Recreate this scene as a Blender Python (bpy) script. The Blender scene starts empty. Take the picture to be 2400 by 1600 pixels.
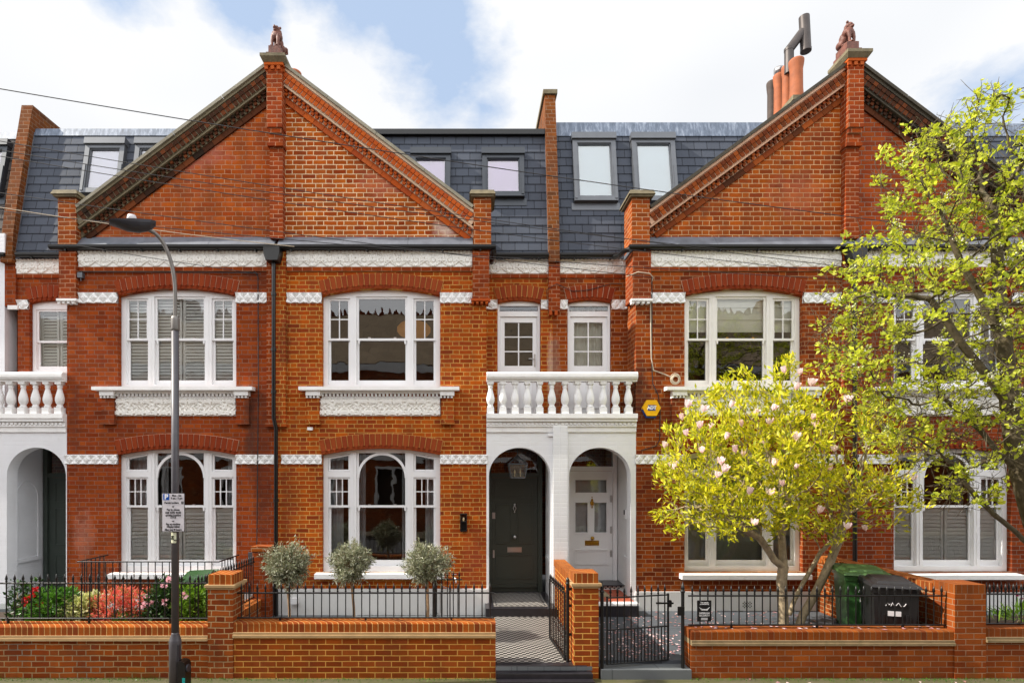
import bpy, bmesh, math, random
import numpy as np
from mathutils import Vector, Matrix
R = math.radians
sc = bpy.context.scene
COL = sc.collection
DC, HC = 10.5, 2.8          # camera stands 10.5 m in front of the bays, 2.8 m above the pavement
F = 1281.0
def X(px, Y=0.0): return (px-1100)*(DC+Y)/F
def Z(py, Y=0.0): return HC+(1110-py)*(DC+Y)/F
rnd = random.Random(7)

# ------------------------------------------------------------------ materials
def lin(c):
    return tuple(((v/255)/12.92 if v/255 <= .04045 else ((v/255+.055)/1.055)**2.4) for v in c)+(1,)
class NT:
    def __init__(s, name):
        s.m = bpy.data.materials.new(name); s.m.use_nodes = True
        s.t = s.m.node_tree; s.n = s.t.nodes; s.l = s.t.links
        s.b = s.n['Principled BSDF']; s.out = s.n['Material Output']
    def add(s, typ, **kw):
        n = s.n.new(typ)
        for k, v in kw.items(): setattr(n, k, v)
        return n
    def put(s, sock, v):
        if hasattr(v, 'is_linked') or isinstance(v, bpy.types.NodeSocket): s.l.new(v, sock)
        elif v is not None: sock.default_value = v
    def math(s, op, a, b=None, c=None, clamp=False):
        n = s.add('ShaderNodeMath', operation=op); n.use_clamp = clamp
        s.put(n.inputs[0], a)
        if b is not None: s.put(n.inputs[1], b)
        if c is not None: s.put(n.inputs[2], c)
        return n.outputs[0]
    def mix(s, f, a, b, mode='MIX'):
        n = s.add('ShaderNodeMix', data_type='RGBA', blend_type=mode)
        s.put(n.inputs[0], f); s.put(n.inputs[6], a); s.put(n.inputs[7], b)
        return n.outputs[2]
    def noise(s, scale, detail=3, vec=None, rough=.55):
        n = s.add('ShaderNodeTexNoise'); n.inputs['Scale'].default_value = scale
        n.inputs['Detail'].default_value = detail; n.inputs['Roughness'].default_value = rough
        s.l.new(vec if vec is not None else s.pos(), n.inputs['Vector'])
        return n.outputs['Fac']
    def pos(s):
        if not hasattr(s, '_g'): s._g = s.add('ShaderNodeNewGeometry')
        return s._g.outputs['Position']
    def island(s):
        s.pos(); return s._g.outputs['Random Per Island']
    def xyz(s):
        if not hasattr(s, '_x'):
            n = s.add('ShaderNodeSeparateXYZ'); s.l.new(s.pos(), n.inputs[0]); s._x = n.outputs
        return s._x
    def comb(s, a, b, c=0.0):
        n = s.add('ShaderNodeCombineXYZ'); s.put(n.inputs[0], a); s.put(n.inputs[1], b); s.put(n.inputs[2], c)
        return n.outputs[0]
    def ramp(s, f, stops):
        n = s.add('ShaderNodeValToRGB'); s.put(n.inputs[0], f); e = n.color_ramp.elements
        while len(e) < len(stops): e.new(.5)
        for i, (p, c) in enumerate(stops): e[i].position = p; e[i].color = c if len(c) == 4 else lin(c)
        return n.outputs[0]
    def bump(s, h, strength=.4, dist=.01):
        n = s.add('ShaderNodeBump'); n.inputs['Strength'].default_value = strength; n.inputs['Distance'].default_value = dist
        s.put(n.inputs['Height'], h); s.l.new(n.outputs[0], s.b.inputs['Normal'])
    def fin(s, col, rough=.6, metal=0.0, spec=None):
        s.put(s.b.inputs['Base Color'], col); s.put(s.b.inputs['Roughness'], rough); s.b.inputs['Metallic'].default_value = metal
        if spec is not None: s.b.inputs['Specular IOR Level'].default_value = spec
        return s.m

def mul(c, k): return tuple(min(1, v*k) for v in c[:3])+(1,)
def plain(name, rgb, rough=.5, metal=0.0, var=.12, nscale=6, bump=0.0, bscale=60, spec=None, dirt=None):
    t = NT(name); c = lin(rgb)
    f = t.noise(nscale, 4)
    f2 = t.math('SUBTRACT', t.math('MULTIPLY', f, 2.2), .6, clamp=True)
    col = t.mix(f2, mul(c, 1-var), mul(c, 1+var))
    if dirt:
        d = t.math('SUBTRACT', t.math('MULTIPLY', t.noise(dirt[1], 6, rough=.7), 3.0), dirt[2], clamp=True)
        col = t.mix(t.math('MULTIPLY', d, dirt[3]), col, lin(dirt[0]))
    if bump: t.bump(t.noise(bscale, 4), bump, .01)
    return t.fin(col, rough, metal, spec)

BK = .68      # fired clay is a little darker than it photographs in sun
def brick(name, cols, mortar, bond='flemish', h=.0835, L=.246, joint=.0066, stain=None, mvar=.15, moss=None, patch=None, z0=0.0, warp=.006, dk=1.0, marks=(), grime=.42, gg=1.0):
    """cols: brick colours, chosen at random brick by brick; coordinates are metres in the place itself."""
    t = NT(name); x, y, z = t.xyz()[:3]
    w1 = t.math('MULTIPLY', t.math('SUBTRACT', t.noise(4.5, 2), .5), warp*3)
    w2 = t.math('MULTIPLY', t.math('SUBTRACT', t.noise(9, 2), .5), warp*2)
    u = t.math('ADD', t.math('ADD', x, y), w2)
    v = t.math('ADD', t.math('SUBTRACT', z, z0), w1)
    if bond == 'rowlock':
        v = t.math('MULTIPLY', v, .0); row = t.math('ADD', v, 0.0); dv = None
    else:
        rv = t.math('DIVIDE', v, h); row = t.math('FLOOR', rv)
        fv = t.math('MULTIPLY', t.math('FRACT', rv), h); dv = t.math('MINIMUM', fv, t.math('SUBTRACT', h, fv))
    odd = t.math('MODULO', t.math('ADD', row, 1000), 2)
    jit = t.math('MULTIPLY', t.math('SINE', t.math('MULTIPLY', row, 12.9898)), .012)
    if bond == 'flemish':
        H = L/2; P = L+H
        uu = t.math('ADD', t.math('ADD', u, t.math('MULTIPLY', odd, P/2)), jit)
        un = t.math('DIVIDE', t.math('ADD', uu, 100*P), P); cell = t.math('FLOOR', un)
        tt = t.math('MULTIPLY', t.math('FRACT', un), P)
        seg = t.math('GREATER_THAN', tt, L)
        loc = t.math('SUBTRACT', tt, t.math('MULTIPLY', seg, L))
        wd = t.math('SUBTRACT', L, t.math('MULTIPLY', seg, H))
        idx = t.math('ADD', t.math('MULTIPLY', cell, 2), seg)
    else:
        P = L
        if bond == 'stretcher': uu = t.math('ADD', u, t.math('MULTIPLY', odd, P/2))
        else: uu = u
        un = t.math('DIVIDE', t.math('ADD', uu, 100*P), P); idx = t.math('FLOOR', un)
        loc = t.math('MULTIPLY', t.math('FRACT', un), P); wd = P
    du = t.math('MINIMUM', loc, t.math('SUBTRACT', wd, loc))
    d = du if dv is None else t.math('MINIMUM', du, dv)
    mr = t.add('ShaderNodeMapRange', interpolation_type='SMOOTHSTEP'); t.put(mr.inputs[0], d)
    mr.inputs[1].default_value = joint*.55; mr.inputs[2].default_value = joint*1.2
    face = mr.outputs[0]
    wn = t.add('ShaderNodeTexWhiteNoise', noise_dimensions='2D'); t.l.new(t.comb(idx, row), wn.inputs[0])
    n = len(cols)
    col = t.ramp(wn.outputs[0], [(i/max(1, n-1), (lin(c)[0]*BK*dk*1.04, lin(c)[1]*BK*1.34*dk*gg, lin(c)[2]*BK*dk*.62, 1)) for i, c in enumerate(cols)])
    sp = t.add('ShaderNodeSeparateColor'); t.l.new(wn.outputs[1], sp.inputs[0])
    br = t.math('ADD', t.math('MULTIPLY', sp.outputs[1], .34), .83)
    fine = t.noise(55, 3, rough=.7)
    br = t.math('MULTIPLY', br, t.math('ADD', t.math('MULTIPLY', fine, .5), .75))
    big = t.noise(1.3, 3)
    br = t.math('MULTIPLY', br, t.math('ADD', t.math('MULTIPLY', big, .5), .75))
    cc = t.add('ShaderNodeCombineColor')
    for i in range(3): t.put(cc.inputs[i], br)
    col = t.mix(1.0, col, cc.outputs[0], 'MULTIPLY')
    if stain:
        rgb, sc_, th, st = stain
        s_ = t.math('SUBTRACT', t.math('MULTIPLY', t.noise(sc_, 5, rough=.65), 4), th, clamp=True)
        s_ = t.math('MULTIPLY', s_, t.math('MULTIPLY', t.math('ADD', sp.outputs[2], .4), st), clamp=True)
        col = t.mix(s_, col, lin(rgb))
    mpg = t.add('ShaderNodeMapping'); t.l.new(t.pos(), mpg.inputs[0]); mpg.inputs['Scale'].default_value = (1.0, 1.0, .28)
    gr = t.math('SUBTRACT', t.math('MULTIPLY', t.noise(3.1, 6, mpg.outputs[0], .68), 3.2), 1.25, clamp=True)   # rain-washed grime, longer than wide
    mc = t.mix(t.noise(3.0, 4), mul(lin(mortar), 1-mvar*1.6), mul(lin(mortar), 1+mvar*1.6))
    if patch:   # repointed areas with another mortar colour
        pf = t.math('SUBTRACT', t.math('MULTIPLY', t.noise(patch[1], 2), 6), patch[2], clamp=True)
        mc = t.mix(pf, mc, lin(patch[0]))
    col = t.mix(face, mc, col)
    col = t.mix(t.math('MULTIPLY', gr, grime), col, lin((86, 52, 38)))
    for (mx_, mz_, rx_, rz_, rgb, st) in marks:   # local soot, damp and repair patches
        e = t.math('ADD', t.math('POWER', t.math('DIVIDE', t.math('SUBTRACT', x, mx_), rx_), 2.0), t.math('POWER', t.math('DIVIDE', t.math('SUBTRACT', z, mz_), rz_), 2.0))
        e = t.math('ADD', t.math('SUBTRACT', 1.0, e), t.math('MULTIPLY', t.math('SUBTRACT', t.noise(5.0, 5, rough=.7), .5), 2.6), clamp=True)
        col = t.mix(t.math('MULTIPLY', e, st), col, lin(rgb))
    if moss:    # green growth on the lowest courses
        zz = t.math('SUBTRACT', moss[1], z)
        mf = t.math('MULTIPLY', t.math('ADD', t.math('MULTIPLY', zz, 3.5), t.math('SUBTRACT', t.math('MULTIPLY', t.noise(3.5, 5), 3), 1.75)), 1.0, clamp=True)
        mf = t.math('MULTIPLY', mf, t.math('GREATER_THAN', zz, -.15))
        col = t.mix(t.math('MULTIPLY', mf, .75), col, lin(moss[0]))
    hgt = t.math('ADD', face, t.math('MULTIPLY', fine, .5))
    t.bump(hgt, .55, .008)
    return t.fin(col, .9, spec=.1)

M = {}
M['brickA'] = brick('deep_red_brick', [(150, 52, 28), (172, 64, 34), (186, 76, 38), (160, 58, 36), (178, 70, 30), (140, 52, 36)], (140, 98, 78), stain=((84, 42, 32), 1.1, 2.1, .65), marks=((-4.20, 3.6, .16, 1.1, (72, 50, 42), .7), (-3.95, 2.6, .2, 1.6, (88, 46, 36), .55), (-7.6, 3.9, .12, .9, (88, 50, 40), .5), (-4.1, 6.6, .3, .3, (90, 46, 34), .5), (-7.4, 1.6, .25, .5, (190, 130, 110), .35)))
M['brickB'] = brick('orange_brick', [(176, 72, 24), (200, 88, 28), (212, 100, 34), (186, 76, 44), (198, 82, 24), (160, 62, 34), (206, 92, 40)], (200, 150, 80), joint=.0080, gg=.86, mvar=.12, stain=((120, 54, 28), 1.4, 2.2, .55), marks=((-3.55, 5.3, .14, .5, (92, 46, 30), .6), (-3.5, 2.2, .14, 1.2, (112, 56, 34), .5), (.1, 1.2, .3, .7, (150, 72, 46), .5), (1.66, 4.9, .09, .9, (196, 176, 156), .5)))
M['brickC'] = brick('old_red_brick', [(150, 54, 28), (176, 70, 34), (190, 82, 36), (160, 60, 32), (134, 48, 30), (182, 76, 30)], (172, 132, 96), stain=((84, 42, 32), 1.3, 2.1, .65), marks=((3.3, 4.3, .2, .7, (72, 46, 38), .65), (3.4, 2.4, .3, .8, (98, 44, 30), .5), (7.0, 3.2, .2, 2.2, (90, 44, 34), .5), (1.75, 4.8, .12, .9, (150, 120, 104), .5)))
M['brickD'] = brick('dark_red_brick', [(142, 48, 30), (160, 60, 34), (172, 68, 36), (134, 46, 30), (150, 58, 38)], (138, 112, 96), stain=((88, 42, 34), 1.1, 2.3, .6))
M['gableA'] = brick('weathered_gable_brick', h=.0905, L=.262, joint=.0072, cols= [(190, 78, 34), (178, 66, 32), (206, 88, 34), (172, 72, 46), (196, 82, 40), (182, 84, 60)], mortar=(176, 130, 98), stain=((150, 84, 66), 1.4, 2.0, .7), marks=((-5.3, 9.0, .8, .35, (176, 104, 88), .6), (-6.6, 7.6, .6, .25, (120, 66, 44), .5)), patch=((214, 180, 140), 1.1, 3.4))
M['gableB'] = brick('bright_gable_brick', h=.0905, L=.262, cols= [(196, 76, 28), (208, 90, 34), (182, 70, 34), (214, 98, 40), (188, 84, 56), (168, 58, 26)], mortar=(236, 204, 162), joint=.0084, stain=((170, 92, 68), 1.2, 2.3, .6), marks=((-.45, 7.55, .3, .22, (214, 196, 182), .7), (-1.6, 8.4, .6, .3, (186, 112, 88), .5)))
M['gableC'] = brick('tawny_gable_brick', h=.0905, L=.262, joint=.0072, cols= [(190, 80, 34), (202, 90, 38), (172, 66, 34), (184, 78, 40), (156, 58, 36)], mortar=(206, 168, 124), stain=((110, 58, 44), 1.2, 2.1, .6), marks=((4.4, 8.1, .7, .4, (96, 50, 38), .6), (6.3, 8.2, .6, .5, (172, 96, 72), .4)))
M['gableD'] = brick('plum_gable_brick', h=.0905, L=.262, joint=.0072, cols= [(178, 66, 34), (192, 74, 36), (156, 56, 38), (166, 64, 46), (200, 84, 36)], mortar=(140, 116, 100), stain=((110, 54, 44), 1.0, 2.2, .6))
M['pierbrick'] = brick('pier_brick', [(166, 66, 36), (186, 80, 42), (150, 56, 36), (192, 88, 44), (140, 60, 44)], (190, 152, 116), L=.22, bond='stretcher', stain=((90, 60, 48), 2.2, 2.3, .6))
M['pilbrick'] = brick('pilaster_brick', [(164, 60, 32), (180, 70, 34), (150, 52, 32), (172, 66, 40)], (180, 132, 100), bond='stretcher', L=.19, h=.0835, stain=((90, 46, 34), 1.5, 2.4, .6))
M['firebrick'] = brick('parapet_brick', [(128, 62, 42), (142, 70, 46), (104, 54, 40), (150, 76, 48)], (134, 106, 84), bond='stretcher', L=.2, h=.09, stain=((84, 60, 48), 2.5, 2.0, .8))
M['wallA'] = brick('weathered_garden_brick', [(158, 62, 30), (178, 76, 36), (140, 52, 28), (190, 84, 40), (150, 68, 48)], (176, 146, 104), h=.0775, L=.25, joint=.0078, dk=1.05, stain=((112, 72, 60), 1.6, 2.1, .6), moss=((92, 90, 30), .12), patch=((150, 140, 122), 1.0, 2.9))
M['wallB'] = brick('new_garden_brick', [(164, 66, 34), (176, 76, 38), (150, 58, 36), (182, 82, 40), (168, 72, 46)], (220, 166, 84), bond='stretcher', h=.0775, L=.226, joint=.0072, dk=1.12, stain=((136, 60, 40), 1.5, 2.6, .3), warp=.002)
M['wallC'] = brick('flat_red_garden_brick', [(170, 74, 42), (182, 84, 48), (156, 64, 40), (176, 80, 50)], (158, 124, 96), bond='stretcher', h=.0775, L=.222, joint=.006, dk=.98, stain=((128, 66, 44), 1.5, 2.3, .45), moss=((96, 84, 44), .08), warp=.003)
M['copingbrick'] = brick('rowlock_brick', [(170, 74, 38), (184, 84, 44), (152, 60, 36), (190, 92, 50)], (200, 156, 96), bond='rowlock', L=.0775, joint=.006, dk=1.0, warp=.002)
M['copingbrickC'] = brick('old_rowlock_brick', [(170, 78, 44), (180, 86, 50), (150, 62, 40)], (138, 108, 80), bond='rowlock', L=.0775, joint=.004, dk=.84, warp=.002)
def painted_brick(name, rgb):
    t = NT(name); x, y, z = t.xyz()[:3]
    f = t.math('FRACT', t.math('DIVIDE', z, .0835)); g = t.math('FRACT', t.math('DIVIDE', t.math('ADD', x, y), .236))
    e = t.math('MINIMUM', t.math('MULTIPLY', t.math('MINIMUM', f, t.math('SUBTRACT', 1, f)), .0835), t.math('MULTIPLY', t.math('MINIMUM', g, t.math('SUBTRACT', 1, g)), .236))
    e = t.math('MULTIPLY', e, 120, clamp=True)
    c = lin(rgb); n = t.noise(2.2, 5)
    col = t.mix(t.math('SUBTRACT', t.math('MULTIPLY', n, 3), 1.2, clamp=True), c, mul(c, .93))
    col = t.mix(t.math('SUBTRACT', t.math('MULTIPLY', t.noise(7, 6, rough=.75), 6), 3.9, clamp=True), col, lin((196, 190, 176)))
    t.bump(t.math('ADD', e, t.math('MULTIPLY', t.noise(30, 3), .6)), .35, .006)
    return t.fin(col, .6, spec=.3)
M['whitebrick'] = painted_brick('white_painted_brick', (234, 235, 236))
M['whiteZ'] = painted_brick('cool_white_painted_brick', (230, 231, 234))
M['white'] = plain('white_gloss_paint', (238, 238, 239), .35, var=.03, nscale=2)
M['whitewarm'] = plain('warm_white_paint', (233, 230, 224), .4, var=.05, nscale=3, dirt=((186, 170, 146), 5, 1.75, .35))
M['whitestone'] = plain('white_painted_stone', (236, 236, 235), .65, var=.06, nscale=5, bump=.2, dirt=((160, 148, 126), 7, 1.72, .5))
M['terracotta_white'] = plain('white_painted_terracotta', (238, 236, 230), .65, var=.06, nscale=7, bump=.1, bscale=40, dirt=((190, 178, 156), 9, 1.85, .4))
M['plinth'] = plain('white_plinth_render', (224, 224, 222), .7, var=.05, nscale=1.5, bump=.2, bscale=25, dirt=((168, 160, 146), 3, 1.7, .45))
M['stone'] = plain('weathered_cap_stone', (118, 108, 84), .85, var=.25, nscale=8, bump=.5, bscale=30, dirt=((70, 62, 44), 5, 1.4, .8))
M['palestone'] = plain('pale_coping_stone', (140, 134, 116), .8, var=.15, nscale=5, bump=.4, bscale=30, dirt=((110, 104, 86), 6, 1.6, .7))
M['darkstone'] = plain('sooty_coping_stone', (68, 62, 50), .85, var=.3, nscale=5, bump=.4, bscale=30)
M['buffstone'] = plain('buff_wall_stone', (172, 142, 100), .75, var=.12, nscale=6, bump=.25, bscale=30, dirt=((140, 116, 84), 5, 1.7, .5))
M['mossstone'] = plain('mossy_wall_stone', (140, 120, 88), .85, var=.2, nscale=6, bump=.3, bscale=30, dirt=((92, 84, 48), 5, 1.4, .7))
M['lead'] = plain('lead_flashing', (112, 117, 126), .45, metal=.35, var=.25, nscale=4, bump=.35, bscale=5, dirt=((168, 174, 182), 5, 1.8, .6))
M['leadstreak'] = None
t = NT('streaked_lead')
g = t.add('ShaderNodeMapping'); t.l.new(t.pos(), g.inputs[0]); g.inputs['Scale'].default_value = (14, 14, 1.2)
M['leadstreak'] = t.fin(t.ramp(t.noise(1.0, 5, g.outputs[0], .7), [(.3, (66, 76, 92)), (.5, (98, 110, 128)), (.62, (136, 146, 162)), (.78, (184, 190, 198))]), .5, .1)
M['blackmetal'] = plain('black_painted_iron', (12, 12, 13), .4, var=.3, nscale=30, bump=.15, bscale=80)
M['blackplastic'] = plain('black_pvc', (11, 11, 12), .36, var=.1)
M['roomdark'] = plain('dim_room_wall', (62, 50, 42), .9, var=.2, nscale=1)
M['roomlight'] = plain('pale_room_wall', (196, 180, 214), .9, var=.05, nscale=1)
M['shutter'] = plain('white_shutter_paint', (250, 252, 248), .5, var=.03)
M['curtain'] = plain('pale_curtain', (214, 214, 204), .9, var=.08, nscale=3)
M['greycurtain'] = plain('grey_net_curtain', (186, 190, 194), .9, var=.1, nscale=8)
M['blind'] = plain('linen_blind', (246, 244, 230), .9, var=.05, nscale=3)
M['frosted'] = plain('frosted_blind', (206, 226, 230), .7, var=.02, nscale=1)
M['lilac'] = plain('lilac_room', (206, 184, 222), .7, var=.04, nscale=2)
M['slateblind'] = plain('white_blind', (228, 228, 240), .7, var=.02, nscale=1)
M['frame_grey'] = plain('grey_aluminium', (96, 99, 104), .4, metal=.4, var=.06)
M['frame_dark'] = plain('dark_aluminium', (62, 66, 72), .4, metal=.4, var=.06)
M['doorblack'] = plain('black_olive_door_paint', (56, 61, 54), .32, var=.06, bump=.05)
M['doorgreen'] = plain('grey_green_door_paint', (62, 70, 64), .35, var=.06)
M['chrome'] = plain('brushed_steel', (190, 186, 184), .28, metal=.9, var=.05)
M['brass'] = plain('polished_brass', (196, 150, 60), .25, metal=.95, var=.1, nscale=20)
M['terracotta'] = plain('terracotta_pot', (156, 86, 48), .75, var=.2, nscale=6, bump=.2, dirt=((92, 62, 48), 4, 1.55, .6))
M['sootpot'] = plain('sooty_pot', (70, 58, 52), .8, var=.35, nscale=6, bump=.2)
M['flue'] = plain('flue_metal', (74, 68, 66), .5, metal=.5, var=.2, nscale=5)
M['rust_terracotta'] = plain('weathered_terracotta_figure', (104, 60, 46), .6, var=.4, nscale=14, bump=.6, bscale=45, dirt=((196, 170, 158), 18, 1.9, .5))
M['arch'] = None
def island_brick(name, cols, rough=.8):
    t = NT(name); n = len(cols)
    c = t.ramp(t.island(), [(i/(n-1), (lin(k)[0]*.8, lin(k)[1]*.95, lin(k)[2]*.6, 1)) for i, k in enumerate(cols)])
    nz = t.noise(30, 4, rough=.7)
    c = t.mix(nz, mulnode(t, c, .78), mulnode(t, c, 1.18))
    t.bump(nz, .35, .006)
    return t.fin(c, rough, spec=.1)
def mulnode(t, c, k):
    return t.mix(1.0, c, (k, k, k, 1), 'MULTIPLY')
M['arch'] = island_brick('rubbed_red_brick', [(158, 64, 42), (170, 74, 46), (148, 56, 40), (176, 80, 52)])
M['archA'] = island_brick('rubbed_dark_red_brick', [(150, 56, 36), (160, 64, 40), (140, 50, 34), (166, 68, 44)])
M['rakedark'] = island_brick('sooty_rake_brick', [(62, 38, 34), (90, 46, 36), (48, 32, 32), (126, 62, 42)])
M['rakemid'] = island_brick('stained_rake_brick', [(150, 66, 38), (110, 50, 36), (176, 82, 44), (80, 42, 34)])
M['rakebright'] = island_brick('orange_rake_brick', [(190, 78, 38), (206, 92, 46), (176, 72, 44), (200, 96, 60)])
M['mortarY'] = plain('yellow_mortar', (206, 160, 90), .9, var=.1)
M['mortarG'] = plain('grey_mortar', (206, 166, 138), .9, var=.1)
M['mortarP'] = plain('pale_mortar', (206, 178, 150), .9, var=.1)

def slate(name, rgb, w=.27, h=.185, dark=.6):
    t = NT(name); x, y, z = t.xyz()[:3]
    rv = t.math('DIVIDE', t.math('SUBTRACT', z, 7.14), h); row = t.math('FLOOR', rv)
    un = t.math('ADD', t.math('DIVIDE', x, w), t.math('MULTIPLY', t.math('MODULO', t.math('ADD', row, 100), 2), .5))
    un = t.math('ADD', un, t.math('MULTIPLY', t.math('SINE', t.math('MULTIPLY', row, 7.7)), .06))
    idx = t.math('FLOOR', un); fu = t.math('MULTIPLY', t.math('FRACT', un), w)
    du = t.math('MINIMUM', fu, t.math('SUBTRACT', w, fu))
    fv = t.math('MULTIPLY', t.math('FRACT', rv), h)
    d = t.math('MINIMUM', du, t.math('ADD', fv, 0.0))
    face = t.math('MULTIPLY', t.math('SUBTRACT', du, .002), 110, clamp=True)
    wn = t.add('ShaderNodeTexWhiteNoise', noise_dimensions='2D'); t.l.new(t.comb(idx, row), wn.inputs[0])
    c = lin(rgb)
    col = t.mix(wn.outputs[0], mul(c, .82), mul(c, 1.16))
    col = t.mix(t.math('MULTIPLY', t.noise(2, 4), .5), col, mul(c, 1.25))
    col = t.mix(face, mul(c, .38), col)
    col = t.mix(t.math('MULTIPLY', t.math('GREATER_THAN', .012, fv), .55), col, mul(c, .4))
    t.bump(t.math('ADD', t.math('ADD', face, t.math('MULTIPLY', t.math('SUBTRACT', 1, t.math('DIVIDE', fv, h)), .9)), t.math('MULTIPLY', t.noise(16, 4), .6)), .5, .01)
    return t.fin(col, .78, spec=.15)
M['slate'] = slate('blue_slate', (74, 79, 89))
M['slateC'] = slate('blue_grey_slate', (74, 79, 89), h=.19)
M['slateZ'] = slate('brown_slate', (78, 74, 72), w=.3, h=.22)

def tiles(name, a=(150, 146, 140), b=(16, 16, 18), size=.052, rot=45):
    t = NT(name)
    m = t.add('ShaderNodeMapping'); t.l.new(t.pos(), m.inputs[0]); m.inputs['Rotation'].default_value = (0, 0, R(rot)); m.inputs['Location'].default_value = (0, 0, .013)
    c = t.add('ShaderNodeTexChecker'); t.l.new(m.outputs[0], c.inputs[0]); c.inputs['Scale'].default_value = 1/size
    c.inputs[1].default_value = lin(a); c.inputs[2].default_value = lin(b)
    col = t.mix(t.math('MULTIPLY', t.noise(5, 4), .14), c.outputs[0], lin((100, 96, 90)))
    return t.fin(col, .75, spec=.15)
M['tiles'] = tiles('checker_path_tiles', size=.055, rot=0)
M['redtile'] = plain('red_quarry_tile', (160, 76, 50), .5, var=.15, nscale=9)
M['blacktile'] = plain('black_tile', (40, 38, 42), .3, var=.2, nscale=10)
def paving(name, rgb, w, h, joint=.01, moss=None, rough=.8):
    t = NT(name)
    b = t.add('ShaderNodeTexBrick'); t.l.new(t.pos(), b.inputs[0])
    c = lin(rgb)
    b.inputs['Color1'].default_value = mul(c, .88); b.inputs['Color2'].default_value = mul(c, 1.1); b.inputs['Mortar'].default_value = mul(c, .45)
    b.inputs['Scale'].default_value = 1; b.inputs['Mortar Size'].default_value = joint; b.inputs['Brick Width'].default_value = w; b.inputs['Row Height'].default_value = h
    n = t.noise(3, 6, rough=.7)
    col = t.mix(t.math('MULTIPLY', n, .5), b.outputs[0], mul(c, 1.3))
    if moss:
        x, y, z = t.xyz()[:3]
        near = t.math('ADD', t.math('MULTIPLY', t.math('SUBTRACT', y, -3.75), 1.7), t.math('SUBTRACT', t.math('MULTIPLY', n, 4), 2.1), clamp=True)
        col = t.mix(t.math('MULTIPLY', near, .7), col, lin(moss))
    t.bump(t.math('ADD', n, t.math('MULTIPLY', b.outputs['Fac'], -1)), .4, .01)
    return t.fin(col, rough)
M['slatepaving'] = paving('dark_slate_paving', (74, 78, 84), .9, .6)
M['pavement'] = paving('worn_paving_slabs', (92, 82, 66), .9, .62, .012, moss=(70, 72, 30))
M['greypaving'] = paving('grey_step_slab', (98, 102, 104), 1.3, .6)
M['asphalt'] = plain('asphalt', (62, 62, 64), .9, var=.2, nscale=40, bump=.4, bscale=90)
M['earth'] = plain('garden_soil', (58, 44, 32), .95, var=.35, nscale=14, bump=.6, bscale=30)
M['postgrey'] = plain('grey_lamp_paint', (82, 80, 85), .42, metal=.15, var=.12, nscale=14)
M['postdark'] = plain('dark_lamp_paint', (56, 56, 62), .4, metal=.2, var=.1)
M['armsteel'] = plain('galvanised_arm', (122, 118, 114), .45, metal=.4, var=.15, nscale=12)
M['signwhite'] = plain('sign_face', (208, 204, 208), .45, var=.01)
M['signblue'] = plain('sign_blue', (8, 84, 176), .4, var=.01)
M['ink'] = plain('black_ink', (16, 16, 18), .5, var=.01)
M['signgreen'] = plain('green_ink', (10, 130, 90), .5, var=.01)
M['stickercream'] = plain('cream_sticker', (214, 216, 186), .6, var=.05)
M['teal'] = plain('teal_label', (10, 150, 146), .4, var=.02)
M['yellow'] = plain('yellow_plastic', (236, 176, 12), .35, var=.03)
M['alarmblue'] = plain('blue_plastic', (24, 66, 140), .4, var=.03)
M['greenbin'] = plain('green_bin_plastic', (38, 74, 32), .42, var=.12, nscale=5, bump=.1)
M['greenlid'] = plain('sunlit_green_lid', (72, 104, 56), .45, var=.15, nscale=6)  # sunlight on the lid is put into this lighter green
M['blackbin'] = plain('black_bin_plastic', (26, 25, 27), .42, var=.15, nscale=5, bump=.1)
M['blacklid'] = plain('black_lid_plastic', (40, 38, 41), .4, var=.15, nscale=5)
M['cable'] = plain('black_cable', (36, 34, 36), .6, var=.05)
M['cablewhite'] = plain('old_white_cable', (186, 172, 150), .6, var=.15, nscale=10)
M['blacksign'] = plain('black_sign_face', (14, 14, 16), .4, var=.02)

def glass(name, refl=.16, tint=(.86, .9, .9)):
    t = NT(name); t.n.remove(t.b)
    tr = t.add('ShaderNodeBsdfTransparent'); tr.inputs[0].default_value = tint+(1,)
    gl = t.add('ShaderNodeBsdfGlossy'); gl.inputs['Roughness'].default_value = 0.0
    fr = t.add('ShaderNodeFresnel'); fr.inputs['IOR'].default_value = 1.5
    bp = t.add('ShaderNodeBump'); bp.inputs['Strength'].default_value = .25; bp.inputs['Distance'].default_value = .012
    t.l.new(t.noise(1.6, 2), bp.inputs['Height']); t.l.new(bp.outputs[0], gl.inputs['Normal'])
    f = t.math('ADD', fr.outputs[0], refl, clamp=True)
    mx = t.add('ShaderNodeMixShader'); t.l.new(f, mx.inputs[0]); t.l.new(tr.outputs[0], mx.inputs[1]); t.l.new(gl.outputs[0], mx.inputs[2])
    t.l.new(mx.outputs[0], t.out.inputs[0]); return t.m
M['glass'] = glass('window_glass', .10, (.97, .985, .98))
M['glasssky'] = glass('roof_glass', .22, (.95, .95, .97))
M['glasslamp'] = glass('lantern_glass', .05, (.9, .9, .88))

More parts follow.
